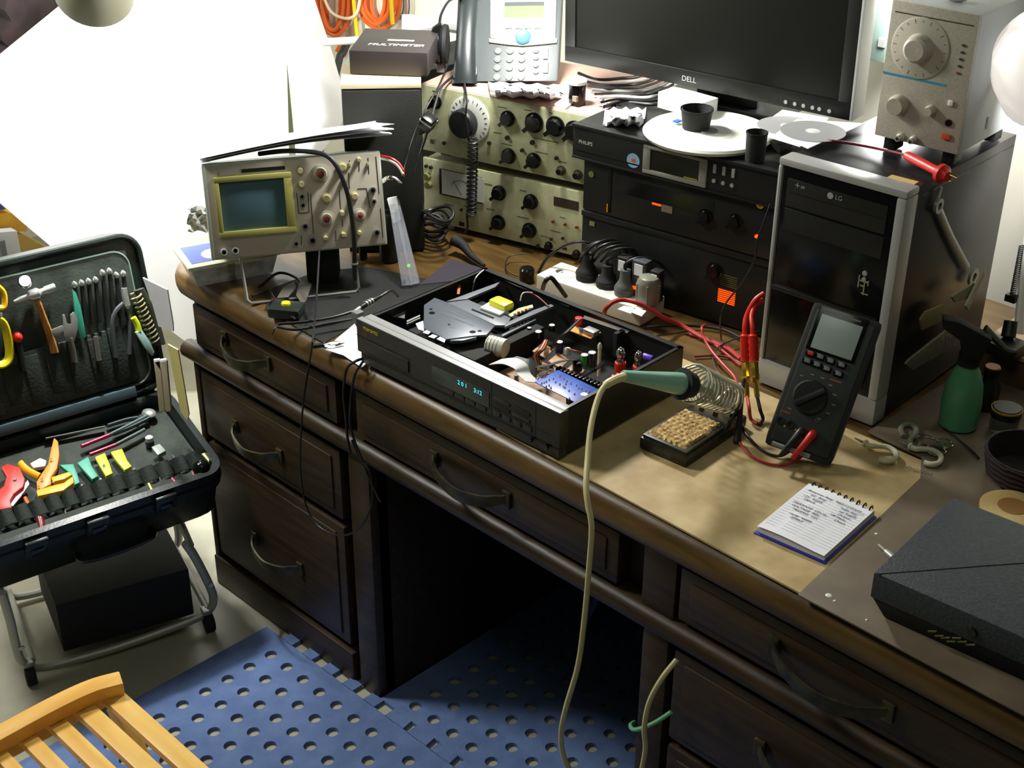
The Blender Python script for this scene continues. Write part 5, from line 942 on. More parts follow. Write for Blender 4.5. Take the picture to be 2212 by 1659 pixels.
# jars, basket, ring
t = T('glass_jar', 'small glass jar with black lid and yellow band behind the basket', 'jar', az(2166, 930, .7665))
obj('glass', MB().lathe((0, 0, 0), (0, 0, 1), [(.020, 0), (.022, .003), (.022, .026), (.019, .030)], 24), M('jar_glass', (120, 124, 110), .1, trans=.6), t); obj('lid', MB().lathe((0, 0, .028), (0, 0, 1), [(.0235, 0), (.0235, .013), (.021, .015), (.002, .015)], 26), BLK, t); obj('yellow_band', MB().lathe((0, 0, .0385), (0, 0, 1), [(.0238, 0), (.0238, .003), (.0225, .003)], 26), M('band_yellow', (190, 150, 50), .5), t)
t = T('amber_bottle', 'dark bottle with an orange cap edge just right of the spray bottle', 'bottle', az(2128, 880, .7665))
obj('glass', MB().lathe((0, 0, 0), (0, 0, 1), [(.017, 0), (.019, .003), (.018, .040), (.011, .052), (.010, .062)], 22), M('dark_glass', (40, 44, 40), .12), t); obj('cap', MB().lathe((0, 0, .060), (0, 0, 1), [(.0125, 0), (.0125, .013), (.010, .014)], 20), BLKG, t); obj('orange_rim', MB().lathe((0, 0, .073), (0, 0, 1), [(.0118, 0), (.0118, .0025), (.010, .0025)], 20), M('rim_orange', (170, 100, 40), .5), t)
bk = T('black_basket', 'round black woven basket at the right edge above the wooden ring', 'basket', az(2218, 1032, .7668))
obj('wall', MB().lathe((0, 0, 0), (0, 0, 1), [(.052, 0), (.058, .004), (.066, .045), (.063, .045), (.055, .006), (.002, .004)], 40), M('basket_black', (34, 28, 28), .7, bump=(120, .8)), bk)
for k in range(5): z_ = .006+k*.009; obj('woven_rim', MB().tube([Vector((math.cos(a)*(.0585+.008*k/4), math.sin(a)*(.0585+.008*k/4), z_+.001*math.sin(a*14+k))) for a in [2*math.pi*i/40 for i in range(41)]], .0018, 5, 0), M('basket_band', (50, 36, 40), .6), bk)
wr = T('wooden_coaster', 'round pale wooden disc with a brown centre next to the basket', 'coaster', az(2186, 1106, .7668))
obj('disc', MB().lathe((0, 0, 0), (0, 0, 1), [(.044, 0), (.046, .002), (.046, .008), (.043, .010), (.002, .010)], 40), M('pale_disc_wood', (206, 178, 116), .5, noise=(10, (190, 160, 100), (220, 194, 132))), wr); obj('centre', MB().lathe((0, 0, .0101), (0, 0, 1), [(.022, 0), (.021, .0008), (.002, .0008)], 30), M('brown_centre', (150, 108, 56), .5), wr)
cable('thin_black_lead', 'thin black lead lying between the spray bottle and the basket', [(2040, 925, .769), (2070, 950, .769), (2100, 975, .769), (2115, 990, .769)], .0016, RUB)
# packets behind the bottle
for k, (pts, lab, mt) in enumerate((([(1984, 690), (1995, 672), (2036, 655), (2040, 668), (2026, 695), (1988, 712)], 'upper yellowish packet leaning behind the spray head', M('olive_packet', (120, 112, 70), .6)),
        ([(1952, 785), (1960, 775), (2040, 712), (2052, 705), (2070, 718), (2062, 742), (1968, 798)], 'long clear plastic packet left of the spray head', M('clear_packet', (110, 108, 96), .25, bump=(90, .8))),
        ([(2052, 640), (2100, 610), (2098, 640), (2060, 652)], 'beige card corner behind the spanner ring', M('beige_card', (136, 130, 100), .7)), ([(2082, 660), (2120, 585), (2122, 592), (2088, 668)], 'pale narrow strip leaning beside the spanner ring', M('pale_strip', (170, 168, 150), .6)))):
    x_ = TW+.012+.006*k; P_ = [toW(tw, fl(tw, a_, b_, 'x', x_)) for a_, b_ in pts]; d_ = toW(tw, (.004, 0, 0))-toW(tw, (0, 0, 0))
    tag(obj('packet' if k < 2 else 'card', MB().prism(P_, d_), mt, bev=.001 if k < 2 else 0), lab, 'packet' if k < 2 else 'card')
# ================================================================ WHITE SHEETS, WALL CORDS, LEFT SHELF
def lerp2(a, b, t): return (a[0]+(b[0]-a[0])*t, a[1]+(b[1]-a[1])*t)
def resample(L_, n_):
    out = []
    for i in range(n_):
        t = i/(n_-1)*(len(L_)-1); k = min(int(t), len(L_)-2); out.append(lerp2(L_[k], L_[k+1], t-k))
    return out
AMH = M('amber_handle', (240, 180, 30), .4)
SHEET = M('big_white_sheet', (240, 240, 240), .7)
tp_ = resample([(-220, 300), (-100, 200), (0, 118), (65, 65), (130, 12), (260, -90), (430, -150), (612, -150)], 29)
bt_ = resample([(-220, 310), (-100, 398), (0, 438), (48, 480), (118, 539), (230, 610), (430, 760), (636, 760)], 29)
rows = []
for j in range(15):
    v = j/14; rows.append([at(*lerp2(tp_[i], bt_[i], v), 'x', -2.78+.05*math.sin(i/28*3.0+v)+.035*math.sin(v*3.1)+.004*math.sin(i*1.7+j*.9)) for i in range(29)])
tag(obj('white_sheet', MB().grid(rows, (-.002, 0, 0)), SHEET), 'huge white paper sheet glaring under the grey lamp behind the tool case', 'sheet')
rows = []
for py, xl, xr in ((-70, 610, 660), (0, 614, 680), (60, 617, 700), (120, 620, 720), (180, 626, 737), (255, 633, 744), (300, 637, 716), (335, 640, 690)):
    rows.append([at(xl+(xr-xl)*i/10, py, 'x', -2.62+.03*math.sin(i/10*math.pi)) for i in range(11)])
tag(obj('curved_white_sheet', MB().grid(rows, (-.002, 0, 0)), SHEET), 'narrow curved white sheet between the huge sheet and the speaker', 'sheet')
up_ = obj('gap_shade_strip', MB().box(at(622, 330, 'x', -2.9), at(634, -90, 'x', -2.95)+Vector((0, .01, 0))), M('gap_shade_green', (150, 160, 120), .6)); tag(up_, 'grey-green strip added for the shaded gap between the two white sheets', 'strip')  # strip added as the dim greenish shade in the gap
rows = [[at(406+i*10+3*math.sin(j*2), 500-j*9+3*math.sin(i*2+j), 'x', -2.24+.012*math.sin(i*2.1+j*1.7)) for i in range(7)] for j in range(7)]
tag(obj('plastic_wrap', MB().grid(rows, (-.001, 0, 0)), M('milky_wrap', (190, 196, 192), .3)), 'crumpled grey plastic wrap left of the oscilloscope', 'wrap')
wc = at(722, 0, 'y', 1.18)
def wcoil(label, cx, half, bottom, n_, mat, r_, ang=0):
    m = MB()
    for k in range(n_):
        h_ = half*(1-.13*k)+rnd.uniform(-3, 3); b_ = bottom-rnd.uniform(0, 14)-2*k; o_ = rnd.uniform(-5, 5)
        m.tube([at(cx+x+o_, y, 'y', 1.185-.010*(k % 4)) for x, y in ((-h_*.3, -110), (-h_*.85, -50), (-h_, 5), (-h_*.72, b_-18), (0, b_), (h_*.72, b_-18), (h_, 5), (h_*.85, -50), (h_*.3, -110))], r_, 8)
    return tag(obj('cable_coil', m, mat), label, 'cable coil')
wcoil('orange extension cord coil hanging on the wall nearest the white sheet', 722, 40, 84, 6, ORANGE, .0058); wcoil('orange extension cord coil hanging behind the black carton', 815, 46, 62, 6, ORANGE, .0058)
cable('wall_cable', 'loose orange cord hanging at the far left of the wall coils', [at(676, -60, 'y', 1.17), at(682, 0, 'y', 1.17), at(700, 45, 'y', 1.17), at(732, 90, 'y', 1.17), at(728, 110, 'y', 1.17)], .0058, ORANGE, 'extension cord')
for lab, pts in (('yellow cord hanging straight down between the orange coils', [(760, -60), (766, 20), (772, 78)]), ('yellow cord hanging behind the right orange coil', [(845, -60), (845, 0), (848, 52)])): cable('wall_cable', lab, [at(*p_, 'y', 1.15) for p_ in pts], .006, M('yellow_cord', (236, 196, 30), .5))
cable('wall_cable', 'pale cord drooping across the orange coils', [at(695, -20, 'y', 1.14), at(715, 25, 'y', 1.14), at(750, 40, 'y', 1.14), at(772, 25, 'y', 1.14), at(780, -20, 'y', 1.14)], .0045, M('pale_cord', (236, 220, 190), .5))
for k, x_ in enumerate((868, 880)): cable('thin_wall_wire', ('left', 'right')[k]+' thin dark wire hanging on the wall above the carton', [at(x_, -40, 'y', 1.17), at(x_+4, 15, 'y', 1.17), at(x_-4+k*3, 42, 'y', 1.17)], .0018, GREYD)
PLK = M('orange_plank', (226, 168, 40), .5, noise=(8, (206, 148, 32), (236, 182, 60))); CDB = M('cardboard', (178, 146, 74), .75)
def slab(name, label, cat, pts, x_, t_, mat): return tag(obj(name, MB().prism([at(*p_, 'x', x_) for p_ in pts], (-t_, 0, 0)), mat, bev=.001), label, cat)
slab('cardboard_carton', 'brown cardboard carton at the far left behind the white sheet', 'carton', [(-90, 508), (45, 506), (150, 560), (150, 660), (-90, 660)], -3.0, .2, CDB)
slab('wooden_shelf', 'orange-yellow wooden shelf edge at the far left', 'shelf', [(-90, 464), (30, 460), (60, 485), (58, 500), (-90, 506)], -3.0, .3, PLK)
wb = slab('white_package', 'white printed package below the yellow shelf at the far left', 'package', [(-60, 507), (37, 499), (52, 580), (-60, 600)], -2.96, .03, PAPER2)
p = at(9, 545, 'x', -2.957)-wb.location; obj('printed_mark', MB().box(p+Vector((0, -.008, -.03)), p+Vector((.002, .006, .03))), GREY, wb)
slab('blue_box', 'small blue box on the yellow shelf at the far left', 'box', [(-60, 425), (-5, 436), (14, 452), (-60, 460)], -3.0, .1, M('blue_box', (60, 90, 160), .5))
slab('dark_jacket', 'dark purple-brown jacket with ragged edge hanging in the top left corner', 'jacket', [(-60, 130), (5, 104), (18, 102), (5, 88), (4, 74), (20, 64), (26, 48), (21, 38), (10, 22), (14, 10), (24, -30), (150, -40), (150, 30), (60, 90), (0, 150)], -3.3, .08, M('dark_jacket', (52, 40, 44), .9, noise=(12, (40, 30, 34), (66, 52, 54))))
slab('green_wall_panel', 'grey-green panel behind the dark jacket', 'panel', [(-120, -60), (180, -60), (180, 60), (-120, 200)], -3.6, .03, M('grey_green_panel', (130, 150, 120), .7))  # plain panel standing in for the greenish wall behind the jacket
# ================================================================ PLASTIC TUB, MESS UNDER THE SCOPE
A_ = az(427, 621, .7615); B_ = az(590, 590, .7615); d_ = B_-A_; tb_ = T('plastic_tub', 'clear plastic tub with blue and white lid under the oscilloscope corner', 'tub', A_, math.atan2(d_.y, d_.x)); L_ = d_.length
tl = [toL(tb_, toW(tb_, fl(tb_, px, py, 'z', .042))) for px, py in ((414, 571), (440, 535))]
TUBM = M('tub_clear', (186, 188, 172), .2, noise=(30, (150, 150, 130), (206, 208, 192)), alpha=.75)
W2 = .08
obj('tub_body', MB().add([(0, 0, 0), (L_, 0, 0), (L_, W2, 0), (0, W2, 0), (-.012, -.010, .042), (L_+.01, -.010, .042), (L_+.01, W2+.01, .042), (-.012, W2+.01, .042)], [(0,3,2,1), (4,5,6,7), (0,1,5,4), (1,2,6,5), (2,3,7,6), (3,0,4,7)]), TUBM, tb_, .004)
ld = obj('tub_lid', MB().box((-.018, -.016, .042), (L_+.014, W2+.016, .049)), M('lid_white', (222, 226, 196), .4), tb_, .003)
obj('blue_print', MB().box((-.006, .0, .049), (.07, .085, .0496)), M('lid_blue', (70, 90, 170), .4), ld); obj('white_oval', MB().lathe((.045, .030, .0496), (0, 0, 1), [(.024, 0), (.024, .0004)], 24), PAPER, ld); obj('orange_dot', MB().lathe((.045, .030, .05), (0, 0, 1), [(.004, 0), (.004, .0004)], 12), ORANGE, ld)
t = T('test_clip_box', 'small dark gadget with a yellow button in front of the wire bail', 'gadget', az(620, 680, .7625), .6)
obj('body', MB().box((-.030, -.022, 0), (.030, .022, .020)), M('gadget_green_black', (34, 42, 36), .4), t, .006); p = Vector((-.002, .004, .020)); obj('yellow_button', MB().lathe(p, (0, 0, 1), [(.009, 0), (.008, .003), (.002, .0035)], 20), YEL, t)
for lab, pts in (('left grey card standing behind the yellow-button gadget', [(598, 646), (612, 622), (635, 610), (640, 622), (622, 644)]), ('right grey card standing behind the yellow-button gadget', [(640, 640), (646, 612), (674, 614), (662, 650), (654, 660)])):
    tag(obj('grey_card', MB().prism([az(a_, b_, .775) for a_, b_ in pts], (0, 0, .002)), M('card_grey', (92, 88, 80), .5)), lab, 'card')
o = obj('red_clip', MB().box(az(586, 654, .765), az(586, 654, .765)+Vector((.012, .008, .008))), M('dark_red_clip', (110, 40, 44), .5), bev=.001); tag(o, 'tiny dark red clip left of the yellow-button gadget', 'clip')
for k, pts in enumerate((((560, 620), (600, 590), (640, 600), (660, 625)), ((545, 640), (580, 630), (600, 660), (640, 690)), ((600, 700), (660, 695), (720, 685), (765, 672)), ((600, 706), (640, 712), (700, 700), (760, 690)))):
    cable('desk_cable', ('far', 'left', 'upper', 'lower')[k]+' black cable tangled on the black sheet below the oscilloscope', [(a_, b_, .768+.003*k) for a_, b_ in pts], .0028, RUB)
tg = obj('wall_wart', MB().box((0, 0, 0), (.06, .05, .07)), BLKM, bev=.006); tg.location = az(700, 600, .7625); tg.rotation_euler = (0, 0, .8); tag(tg, 'black box standing in the shadow under the oscilloscope', 'adapter')
t = T('probe_hook', 'black and silver probe lying on the left corner of the disc player', 'probe', az(762, 674, .853))
pe = az(822, 640, .853)-Vector(t.location); u_ = pe.normalized()
obj('barrel', MB().lathe(u_*.015, u_, [(.002, 0), (.0048, .008), (.0048, .03), (.0058, .034), (.004, .046), (.003, .06)], 12), BLK, t)
obj('silver_tip', MB().rod((0, 0, 0), u_*.020, .0012, .0035, 8), STEEL, t); 
for k in range(3): obj('silver_band', MB().rod(u_*(.034+.007*k), u_*(.037+.007*k), .0062, n=12), STEEL, t)
obj('grip_wing', MB().box(Vector((.0, -.004, -.003)), Vector((.016, .012, .003))), GREY, t, .002)
cable('probe_lead', 'black lead running from the probe tip left to the gadget', [az(822, 640, .853), az(845, 628, .85), az(860, 640, .80)], .0024, RUB)
t = T('alligator_clip', 'silver alligator clip with black sleeve on the desk edge', 'clip', az(676, 748, .768)); pe = az(745, 740, .768)-Vector(t.location); u_ = pe.normalized()
obj('sleeve', MB().rod((0, 0, 0), u_*.020, .0045, .004, 10), BLK, t); obj('jaw', MB().tube([u_*.018, u_*.035+Vector((0, 0, .004)), u_*.055], lambda u: (.005-.003*u, .002), 6, 3), CHROME, t); obj('jaw', MB().tube([u_*.018, u_*.035+Vector((.003, -.004, -.003)), u_*.055], lambda u: (.005-.003*u, .002), 6, 3), CHROME, t)
# acrylic stands with the green led
for k, (a_, b_, c_, d_) in enumerate((((868, 617), (890, 616), (838, 430), (853, 428)), ((888, 616), (905, 612), (848, 436), (860, 432)))):
    q0, q1 = az(*a_, .768), az(*b_, .768); dst = (q0-CAM).dot(FWD)+.06
    P_ = [q0, q1, ad(*d_, dst), ad(*c_, dst)]
    o = obj('acrylic_plate', MB().prism(P_, (-.004, .006, 0)), M('acrylic_clear', (165, 168, 178), .08, alpha=.3), bev=.001); tag(o, ('left', 'right')[k]+' clear acrylic plate leaning beside the oscilloscope', 'acrylic plate')
    if k == 0: cap_ = [ad(x_, y_, dst-.004)-o.location for x_, y_ in ((836, 430), (855, 426), (864, 476), (850, 482))]; obj('white_cap', MB().prism(cap_, (-.004, .006, 0)), PAPER, o)
obj('green_led', MB().ball((q0+q1)/2+Vector((-.012, -.004, .036))-o.location, .0028, 10), M('green_led', (60, 255, 60), .4, emit=4), o)
o = obj('black_tube', MB().rod(az(842, 560, .7625), az(842, 560, .7625)+Vector((0, 0, .10)), .020, n=18), BLK, bev=.002); tag(o, 'black cylindrical can behind the acrylic plates', 'can')
for k, mt in enumerate((RED, WHITE)):
    o = obj('ribbon_wire', MB().tube([ad(822, 337+k*5, 2.62), ad(842, 341+k*6, 2.60), ad(860, 352+k*7, 2.60), ad(871, 368+k*8, 2.60)], .0026, 8), mt); tag(o, ('red', 'white')[k]+' wire with copper tip emerging behind the oscilloscope papers', 'wire'); e = ad(871, 368+k*8, 2.60)-o.location; obj('copper_tip', MB().rod(e, e+Vector((.003, 0, -.004)), .003, .001, 8), M('copper', (220, 120, 50), .3, .8), o)
o = obj('chrome_clip', MB().tube([ad(826, 392, 2.63), ad(838, 384, 2.62), ad(852, 386, 2.62), ad(866, 398, 2.62)], (.005, .003), 8), CHROME); tag(o, 'curved chrome clip beside the right edge of the oscilloscope', 'clip')
# hanging black cables in front of the drawers
YF = -.045
def yf(px, py, y=YF): return at(px, py, 'y', y)
cable('hanging_cable', 'long thin black cable falling from the oscilloscope and looping past the drawer edge', [toW(sc, fl(sc, 690, 538, 'y', -.012)), az(684, 640, .80), az(675, 740, .79), yf(667, 790, -.03), yf(655, 870), yf(649, 960), yf(650, 1030), yf(662, 1095), yf(690, 1138), yf(735, 1157), yf(775, 1142), yf(800, 1100), yf(805, 1060), yf(798, 1020), yf(775, 985), yf(760, 950)], .0019, RUB)
cable('hanging_cable', 'left of two black cables hanging from the front left of the disc player', [az(783, 775, .775), az(765, 782, .772), yf(748, 800, -.03), yf(742, 850), yf(747, 900), yf(750, 940), yf(757, 980)], .0024, RUB)
cable('hanging_cable', 'right of two black cables hanging from the front left of the disc player', [az(785, 780, .775), az(778, 790, .77), yf(766, 812, -.03), yf(758, 860), yf(756, 910), yf(765, 950), yf(785, 1000), yf(800, 1040), yf(822, 1085)], .0022, RUB)
cable('short_black_wire', 'short black wire crossing the desk nose from the gadget', [az(597, 702, .766), az(592, 712, .762), yf(587, 724, -.024)], .0013, RUB)
# ================================================================ TOOL CASE

tk = T('tool_case', 'open black plastic tool case on a steel trolley, lid raised', 'tool case', (-2.0883, -.5506, .2543), (.2922, .0223, 1.4495))
CW, CDp, CH = .52, .2753, .1376
TKM = M('case_plastic', (22, 30, 27), .3, bump=(200, .15)); TKI = M('case_lining', (44, 52, 46), .7, noise=(30, (36, 44, 38), (54, 62, 54)), bump=(200, .3)); PKT = M('elastic_pocket', (40, 47, 43), .75, bump=(160, .5)); GLS = M('blue_grey_divider', (70, 88, 96), .5)
def rr_out(x0, y0, x1, y1, r, n_=6):
    P_ = []
    for cx, cy, a0 in ((x1-r, y0+r, -90), (x1-r, y1-r, 0), (x0+r, y1-r, 90), (x0+r, y0+r, 180)):
        for k in range(n_+1): a = R(a0+90*k/n_); P_.append((cx+r*math.cos(a), cy+r*math.sin(a)))
    return P_
def shell(levels):                              # stacked closed outlines with equal counts
    m = MB(); vs = []; fs = []; n_ = len(levels[0][0])
    for P_, z in levels: vs += [(x, y, z) for x, y in P_]
    for j in range(len(levels)-1):
        for i in range(n_): k = (i+1) % n_; fs.append((j*n_+i, j*n_+k, (j+1)*n_+k, (j+1)*n_+i))
    fs.append(tuple(range(n_))); fs.append(tuple(range((len(levels)-1)*n_, len(levels)*n_))); return m.add(vs, fs)
O = lambda d, r: rr_out(d, d, CW-d, CDp-d, r)
obj('base_shell', shell([(O(.020, .03), 0), (O(.006, .04), .02), (O(.006, .04), .088), (O(0, .042), .096), (O(0, .042), .112), (O(.004, .040), .116), (O(.004, .040), CH), (O(.018, .03), CH), (O(.022, .028), .102)]), TKM, tk)
box('tray', tk, (.024, .024, .100), (CW-.024, CDp-.024, .107), TKI, .003)
for x in (.12, .24, .38):
    box('latch', tk, (x-.022, -.008, .088), (x+.022, .004, .130), TKM, .003); box('latch_tab', tk, (x-.014, -.011, .094), (x+.014, -.006, .112), BLKG, .002)
obj('carry_handle', MB().tube([(.20, -.002, .045), (.205, -.022, .05), (.25, -.028, .05), (.30, -.028, .05), (.345, -.022, .05), (.35, -.002, .045)], .008, 10, 4), BLKG, tk)
obj('hinge_bar', MB().rod((.03, CDp+.004, CH-.005), (CW-.03, CDp+.004, CH-.005), .008, n=12), TKM, tk)
BL = Matrix.Translation((0, CDp, CH)) @ Matrix.Rotation(R(-29.9), 4, 'X')   # lid frame in case space
LIDW = MATX[tk.name] @ BL
def lw(px, py, y=0.0):                           # pixel on a plane of the lid -> world
    mi = LIDW.inverted(); c = mi @ CAM; d = mi.to_3x3() @ ray(px, py); return LIDW @ (c+d*((y-c.y)/d.y))
def lc(p): return BL @ Vector(p)                 # lid space -> case space
LH = .334
def xf(m): m.v = [tuple(lc(v)) for v in m.v]; return m
lm_ = shell([([(x, z) for x, z in rr_out(0, 0, CW, LH, .045)], 0), ([(x, z) for x, z in rr_out(0, 0, CW, LH, .045)], -.030), ([(x, z) for x, z in rr_out(.006, .006, CW-.006, LH-.006, .04)], -.034), ([(x, z) for x, z in rr_out(.006, .006, CW-.006, LH-.006, .04)], -.075), ([(x, z) for x, z in rr_out(.02, .02, CW-.02, LH-.02, .03)], -.085)])
lm_.v = [(x, -z, y) for x, y, z in lm_.v]; lid = obj('lid', xf(lm_), TKM, tk)
rim = MB(); P_ = rr_out(.004, .004, CW-.004, LH-.004, .042); rim.tube([(x, -.006, z) for x, z in P_]+[(P_[0][0], -.006, P_[0][1])], .006, 8, 0); obj('lid_rim', xf(rim), TKM, lid)
rim = MB(); P_ = rr_out(.030, .020, CW-.030, LH-.032, .035); rim.tube([(x, -.004, z) for x, z in P_]+[(P_[0][0], -.004, P_[0][1])], .0022, 6, 0); obj('pallet_edge', xf(rim), M('pallet_edge_green', (112, 132, 122), .4), lid)
obj('tool_pallet', xf(MB().box((.032, -.004, .022), (CW-.032, .0, LH-.034))), TKI, lid)
obj('pocket_flap', xf(MB().box((.04, -.014, .030), (CW-.06, -.004, .150))), PKT, lid, .003)
for k in range(9): x = .055+k*.044; obj('pocket', xf(MB().box((x+.004, -.017, .04+.012*(k % 2)), (x+.034, -.013, .130+.012*(k % 3)))), PKT, lid, .004)
obj('divider_bar', xf(MB().box((.02, -.020, .000), (CW-.075, -.004, .022))), GLS, lid, .003)
def lt(name, label, cat, px, py, y=-.02): t = T(name, label, cat, lw(px, py, y)); return t, (lambda a, b, yy=y: lw(a, b, yy)-Vector(t.location))
HWD = M('hammer_wood', (190, 132, 66), .5, noise=(30, (160, 104, 44), (206, 150, 84)), stretch=(8, 1, 1))
t, g = lt('claw_hammer', 'hammer with wooden handle strapped in the case lid', 'hammer', 80, 650)
obj('handle', MB().tube([g(80, 648), g(95, 690), g(108, 725), g(118, 762)], lambda u: (.0065+.0025*u, .005), 10), HWD, t)
hx_ = (g(118, 620)-g(30, 652)).normalized(); h0 = g(30, 652); LL = (g(118, 620)-g(30, 652)).length
obj('head', MB().lathe(h0, hx_, [(.003, 0), (.006, LL*.15), (.0065, LL*.35), (.011, LL*.42), (.0115, LL*.58), (.0065, LL*.66), (.0065, LL*.74), (.0082, LL*.78), (.0082, LL)], 14), STEEL, t)
t, g = lt('adjustable_spanner', 'shiny adjustable spanner next to the hammer in the case lid', 'spanner', 160, 770)
obj('handle', MB().tube([g(160, 782), g(156, 755), g(150, 730)], lambda u: (.010-.001*u, .004), 8, 4, flat=(1, .2, 0)), STEELD, t)
obj('head', MB().prism([g(142, 738), g(135, 722), g(133, 680), g(138, 678), g(143, 698), g(152, 700), (g(150, 680)), g(158, 673), g(166, 690), g(166, 712), g(160, 735)], (.006, -.001, .002)), STEELD, t, .0012); obj('lower_jaw', MB().prism([g(110, 712), g(134, 702), g(138, 712), g(124, 728), g(112, 724)], (.006, -.001, .002)), STEELD, t, .001)
t, g = lt('yellow_cutter', 'yellow-handled cutter at the far left of the case lid', 'cutter', 8, 700)
obj('handle', MB().tube([g(-4, 690), g(8, 700), g(17, 730), g(20, 770), g(8, 786), g(-8, 788)], (.009, .005), 10), YEL, t); obj('upper_handle', MB().tube([g(-6, 618), g(6, 630), g(10, 645), g(8, 662), g(-6, 664)], (.006, .005), 10), AMH, t); obj('cutter_pivot', MB().rod(g(-4, 675), g(-4, 682), .008, n=10), STEELD, t)
t, g = lt('red_knob_tool', 'tool with a round red knob in the left lid pocket', 'tool', 36, 733)
obj('knob', MB().ball(g(37, 728), .014, 16, 1, .7, .8), RED, t); obj('tool_body', MB().tube([g(38, 738), g(45, 770), g(50, 800)], .007, 10, 3), BLK, t)
t, g = lt('hex_socket', 'chrome socket at the top left of the case lid', 'socket', 55, 600)
obj('cup', MB().lathe(g(54, 610), (Vector((.7, -.3, .5))).normalized(), [(.010, 0), (.013, .004), (.014, .012), (.011, .018), (.004, .018)], 16), CHROME, t)
t, g = lt('teal_needle_case', 'teal slim tool beside the adjustable spanner in the lid', 'tool', 160, 640)
obj('blade', MB().prism([g(155, 625), g(162, 632), g(172, 660), (g(180, 700)), g(184, 728), g(172, 732), g(162, 690)], (.004, 0, .001)), TEAL, t, .0006)
for k in range(8):
    px, py = 162+k*15, 612-k*3.4-(12 if k in (4, 5) else 0)
    t, g = lt('screwdriver', ('first', 'second', 'third', 'fourth', 'fifth', 'sixth', 'seventh', 'eighth')[k]+' silver-tipped driver from the left in the top row of the case lid', 'screwdriver', px, py, -.016)
    obj('tip', MB().lathe(g(px, py+6), (Vector((.15, -.2, 1))).normalized(), [(.0055, 0), (.0062, .004), (.004, .009), (.0012, .012)], 10), STEEL, t); obj('shaft', MB().tube([g(px, py+8), g(px+4, py+50), g(px+8, py+95)], .0045, 8, 2), BLK, t)
t, g = lt('water_pump_pliers', 'dark long-nosed pliers with bent handles at the right of the case lid', 'pliers', 262, 690)
obj('handle', MB().tube([g(266, 655), g(250, 672), g(243, 695), g(245, 730), g(250, 772)], lambda u: .0045+.001*u, 8), GREYD, t); obj('handle', MB().tube([g(272, 662), g(280, 690), g(281, 730), g(280, 765)], lambda u: .0042+.001*u, 8), GREYD, t); obj('pivot', MB().ball(g(274, 660), .0075, 12), STEELD, t); obj('jaw', MB().tube([g(274, 660), g(270, 640), g(268, 622)], lambda u: .008-.002*u, 8), STEELD, t)
t, g = lt('small_file', 'thin steel file between the teal tool and the pliers', 'file', 212, 770)
obj('blade', MB().tube([g(206, 727), g(214, 780)], (.0045, .0015), 4, 0), STEELD, t); obj('handle', MB().tube([g(214, 778), g(218, 800)], .006, 8, 0), BLK, t)
t, g = lt('lime_marker', 'lime-green capped tool standing above the pale blue knife', 'knife', 295, 700, -.03)
obj('cap', MB().tube([g(288, 686), g(296, 700), g(300, 715)], lambda u: .006+.001*u, 10, 3), LIME, t)
t, g = lt('pale_blue_knife', 'pale blue flat tool at the lower right of the case lid', 'knife', 300, 720, -.03)
obj('body', MB().prism([g(290, 717), g(303, 711), g(320, 735), g(331, 760), g(326, 768), g(310, 750)], (.006, 0, .001)), M('pale_blue_tool', (170, 205, 200), .5), t, .001)
t, g = lt('coiled_spring_tool', 'olive coil of tubing on the right edge of the case lid', 'coil', 310, 680, -.02)
obj('coil', MB().tube(coilpts(g(292, 634), g(334, 738), .011, 11, 10), .0022, 6, 0), M('olive_coil', (130, 124, 92), .5), t); obj('coil_back', MB().tube([g(300, 625), g(330, 690), g(346, 745)], lambda u: (.012, .005), 8, 4), M('dark_olive_sheath', (60, 66, 54), .6), t)
obj('lime_wire', MB().tube([g(318, 620), g(326, 660), g(322, 700), g(326, 745)], .0011, 6), M('lime_wire', (150, 200, 50), .5), t)
for k, (x_, lab) in enumerate(((333, 'left pale rule hanging at the right side of the case lid'), (347, 'right pale rule hanging at the right side of the case lid'))):
    t = T('folding_rule', lab, 'rule', at(x_+6, 778, 'y', -.10)); g = lambda a, b: at(a, b, 'y', -.10)-Vector(t.location)
    obj('rule_body', MB().prism([g(x_, 782), g(x_+12, 780), g(x_+22, 888), g(x_+11, 890)], (-.004, .006, 0)), M('rule_beige', (176, 166, 140), .5), t, .0006); obj('white_end', MB().prism([g(x_-1, 778), g(x_+12, 776), g(x_+14, 800), g(x_+2, 803)], (-.0045, .003, 0)), PAPER, t, .0006)
for lab, pts, mt, yy in (('white card wedged between the tool case and the desk', [(308, 600), (361, 626), (373, 698), (374, 716), (342, 705), (330, 660)], PAPER2, -.05), ('cream card standing behind the rule beside the lower drawers', [(362, 744), (384, 756), (408, 895), (404, 908), (390, 890)], M('cream_card', (206, 196, 130), .6), -.05)):
    tag(obj('card', MB().prism([at(a_, b_, 'y', yy) for a_, b_ in pts], (-.001, .003, 0)), mt), lab, 'card')
# tools in the base tray (on the tray plane)
TZ = .118
def tz(px, py, z=TZ): return toW(tk, fl(tk, px, py, 'z', z))
def bt(name, label, cat, px, py, z=TZ): z += (.012 if z != TZ else 0); t = T(name, label, cat, tz(px, py, z)); return t, (lambda a, b, zz=z: tz(a, b, zz)-Vector(t.location))
for k in range(13):
    px, py = 12+k*34, 1125-k*10.5; P_ = [fl(tk, px+a_, py+b_, 'z', TZ) for a_, b_ in ((-12, -6), (16, -16), (22, 8), (-4, 18))]
    c_ = sum(P_, Vector())/4; obj('pocket_loop', MB().tube([c_+Vector((-.017, .012, -.006)), c_+Vector((-.010, .0, .012)), c_+Vector((.0, -.002, .016)), c_+Vector((.010, .0, .012)), c_+Vector((.017, .012, -.006))], (.016, .0015), 4, 4, flat=(0, 1, 0)), PKT, tk)
box('front_ledge', tk, (.024, .022, .104), (CW-.024, .046, .122), TKI, .004)
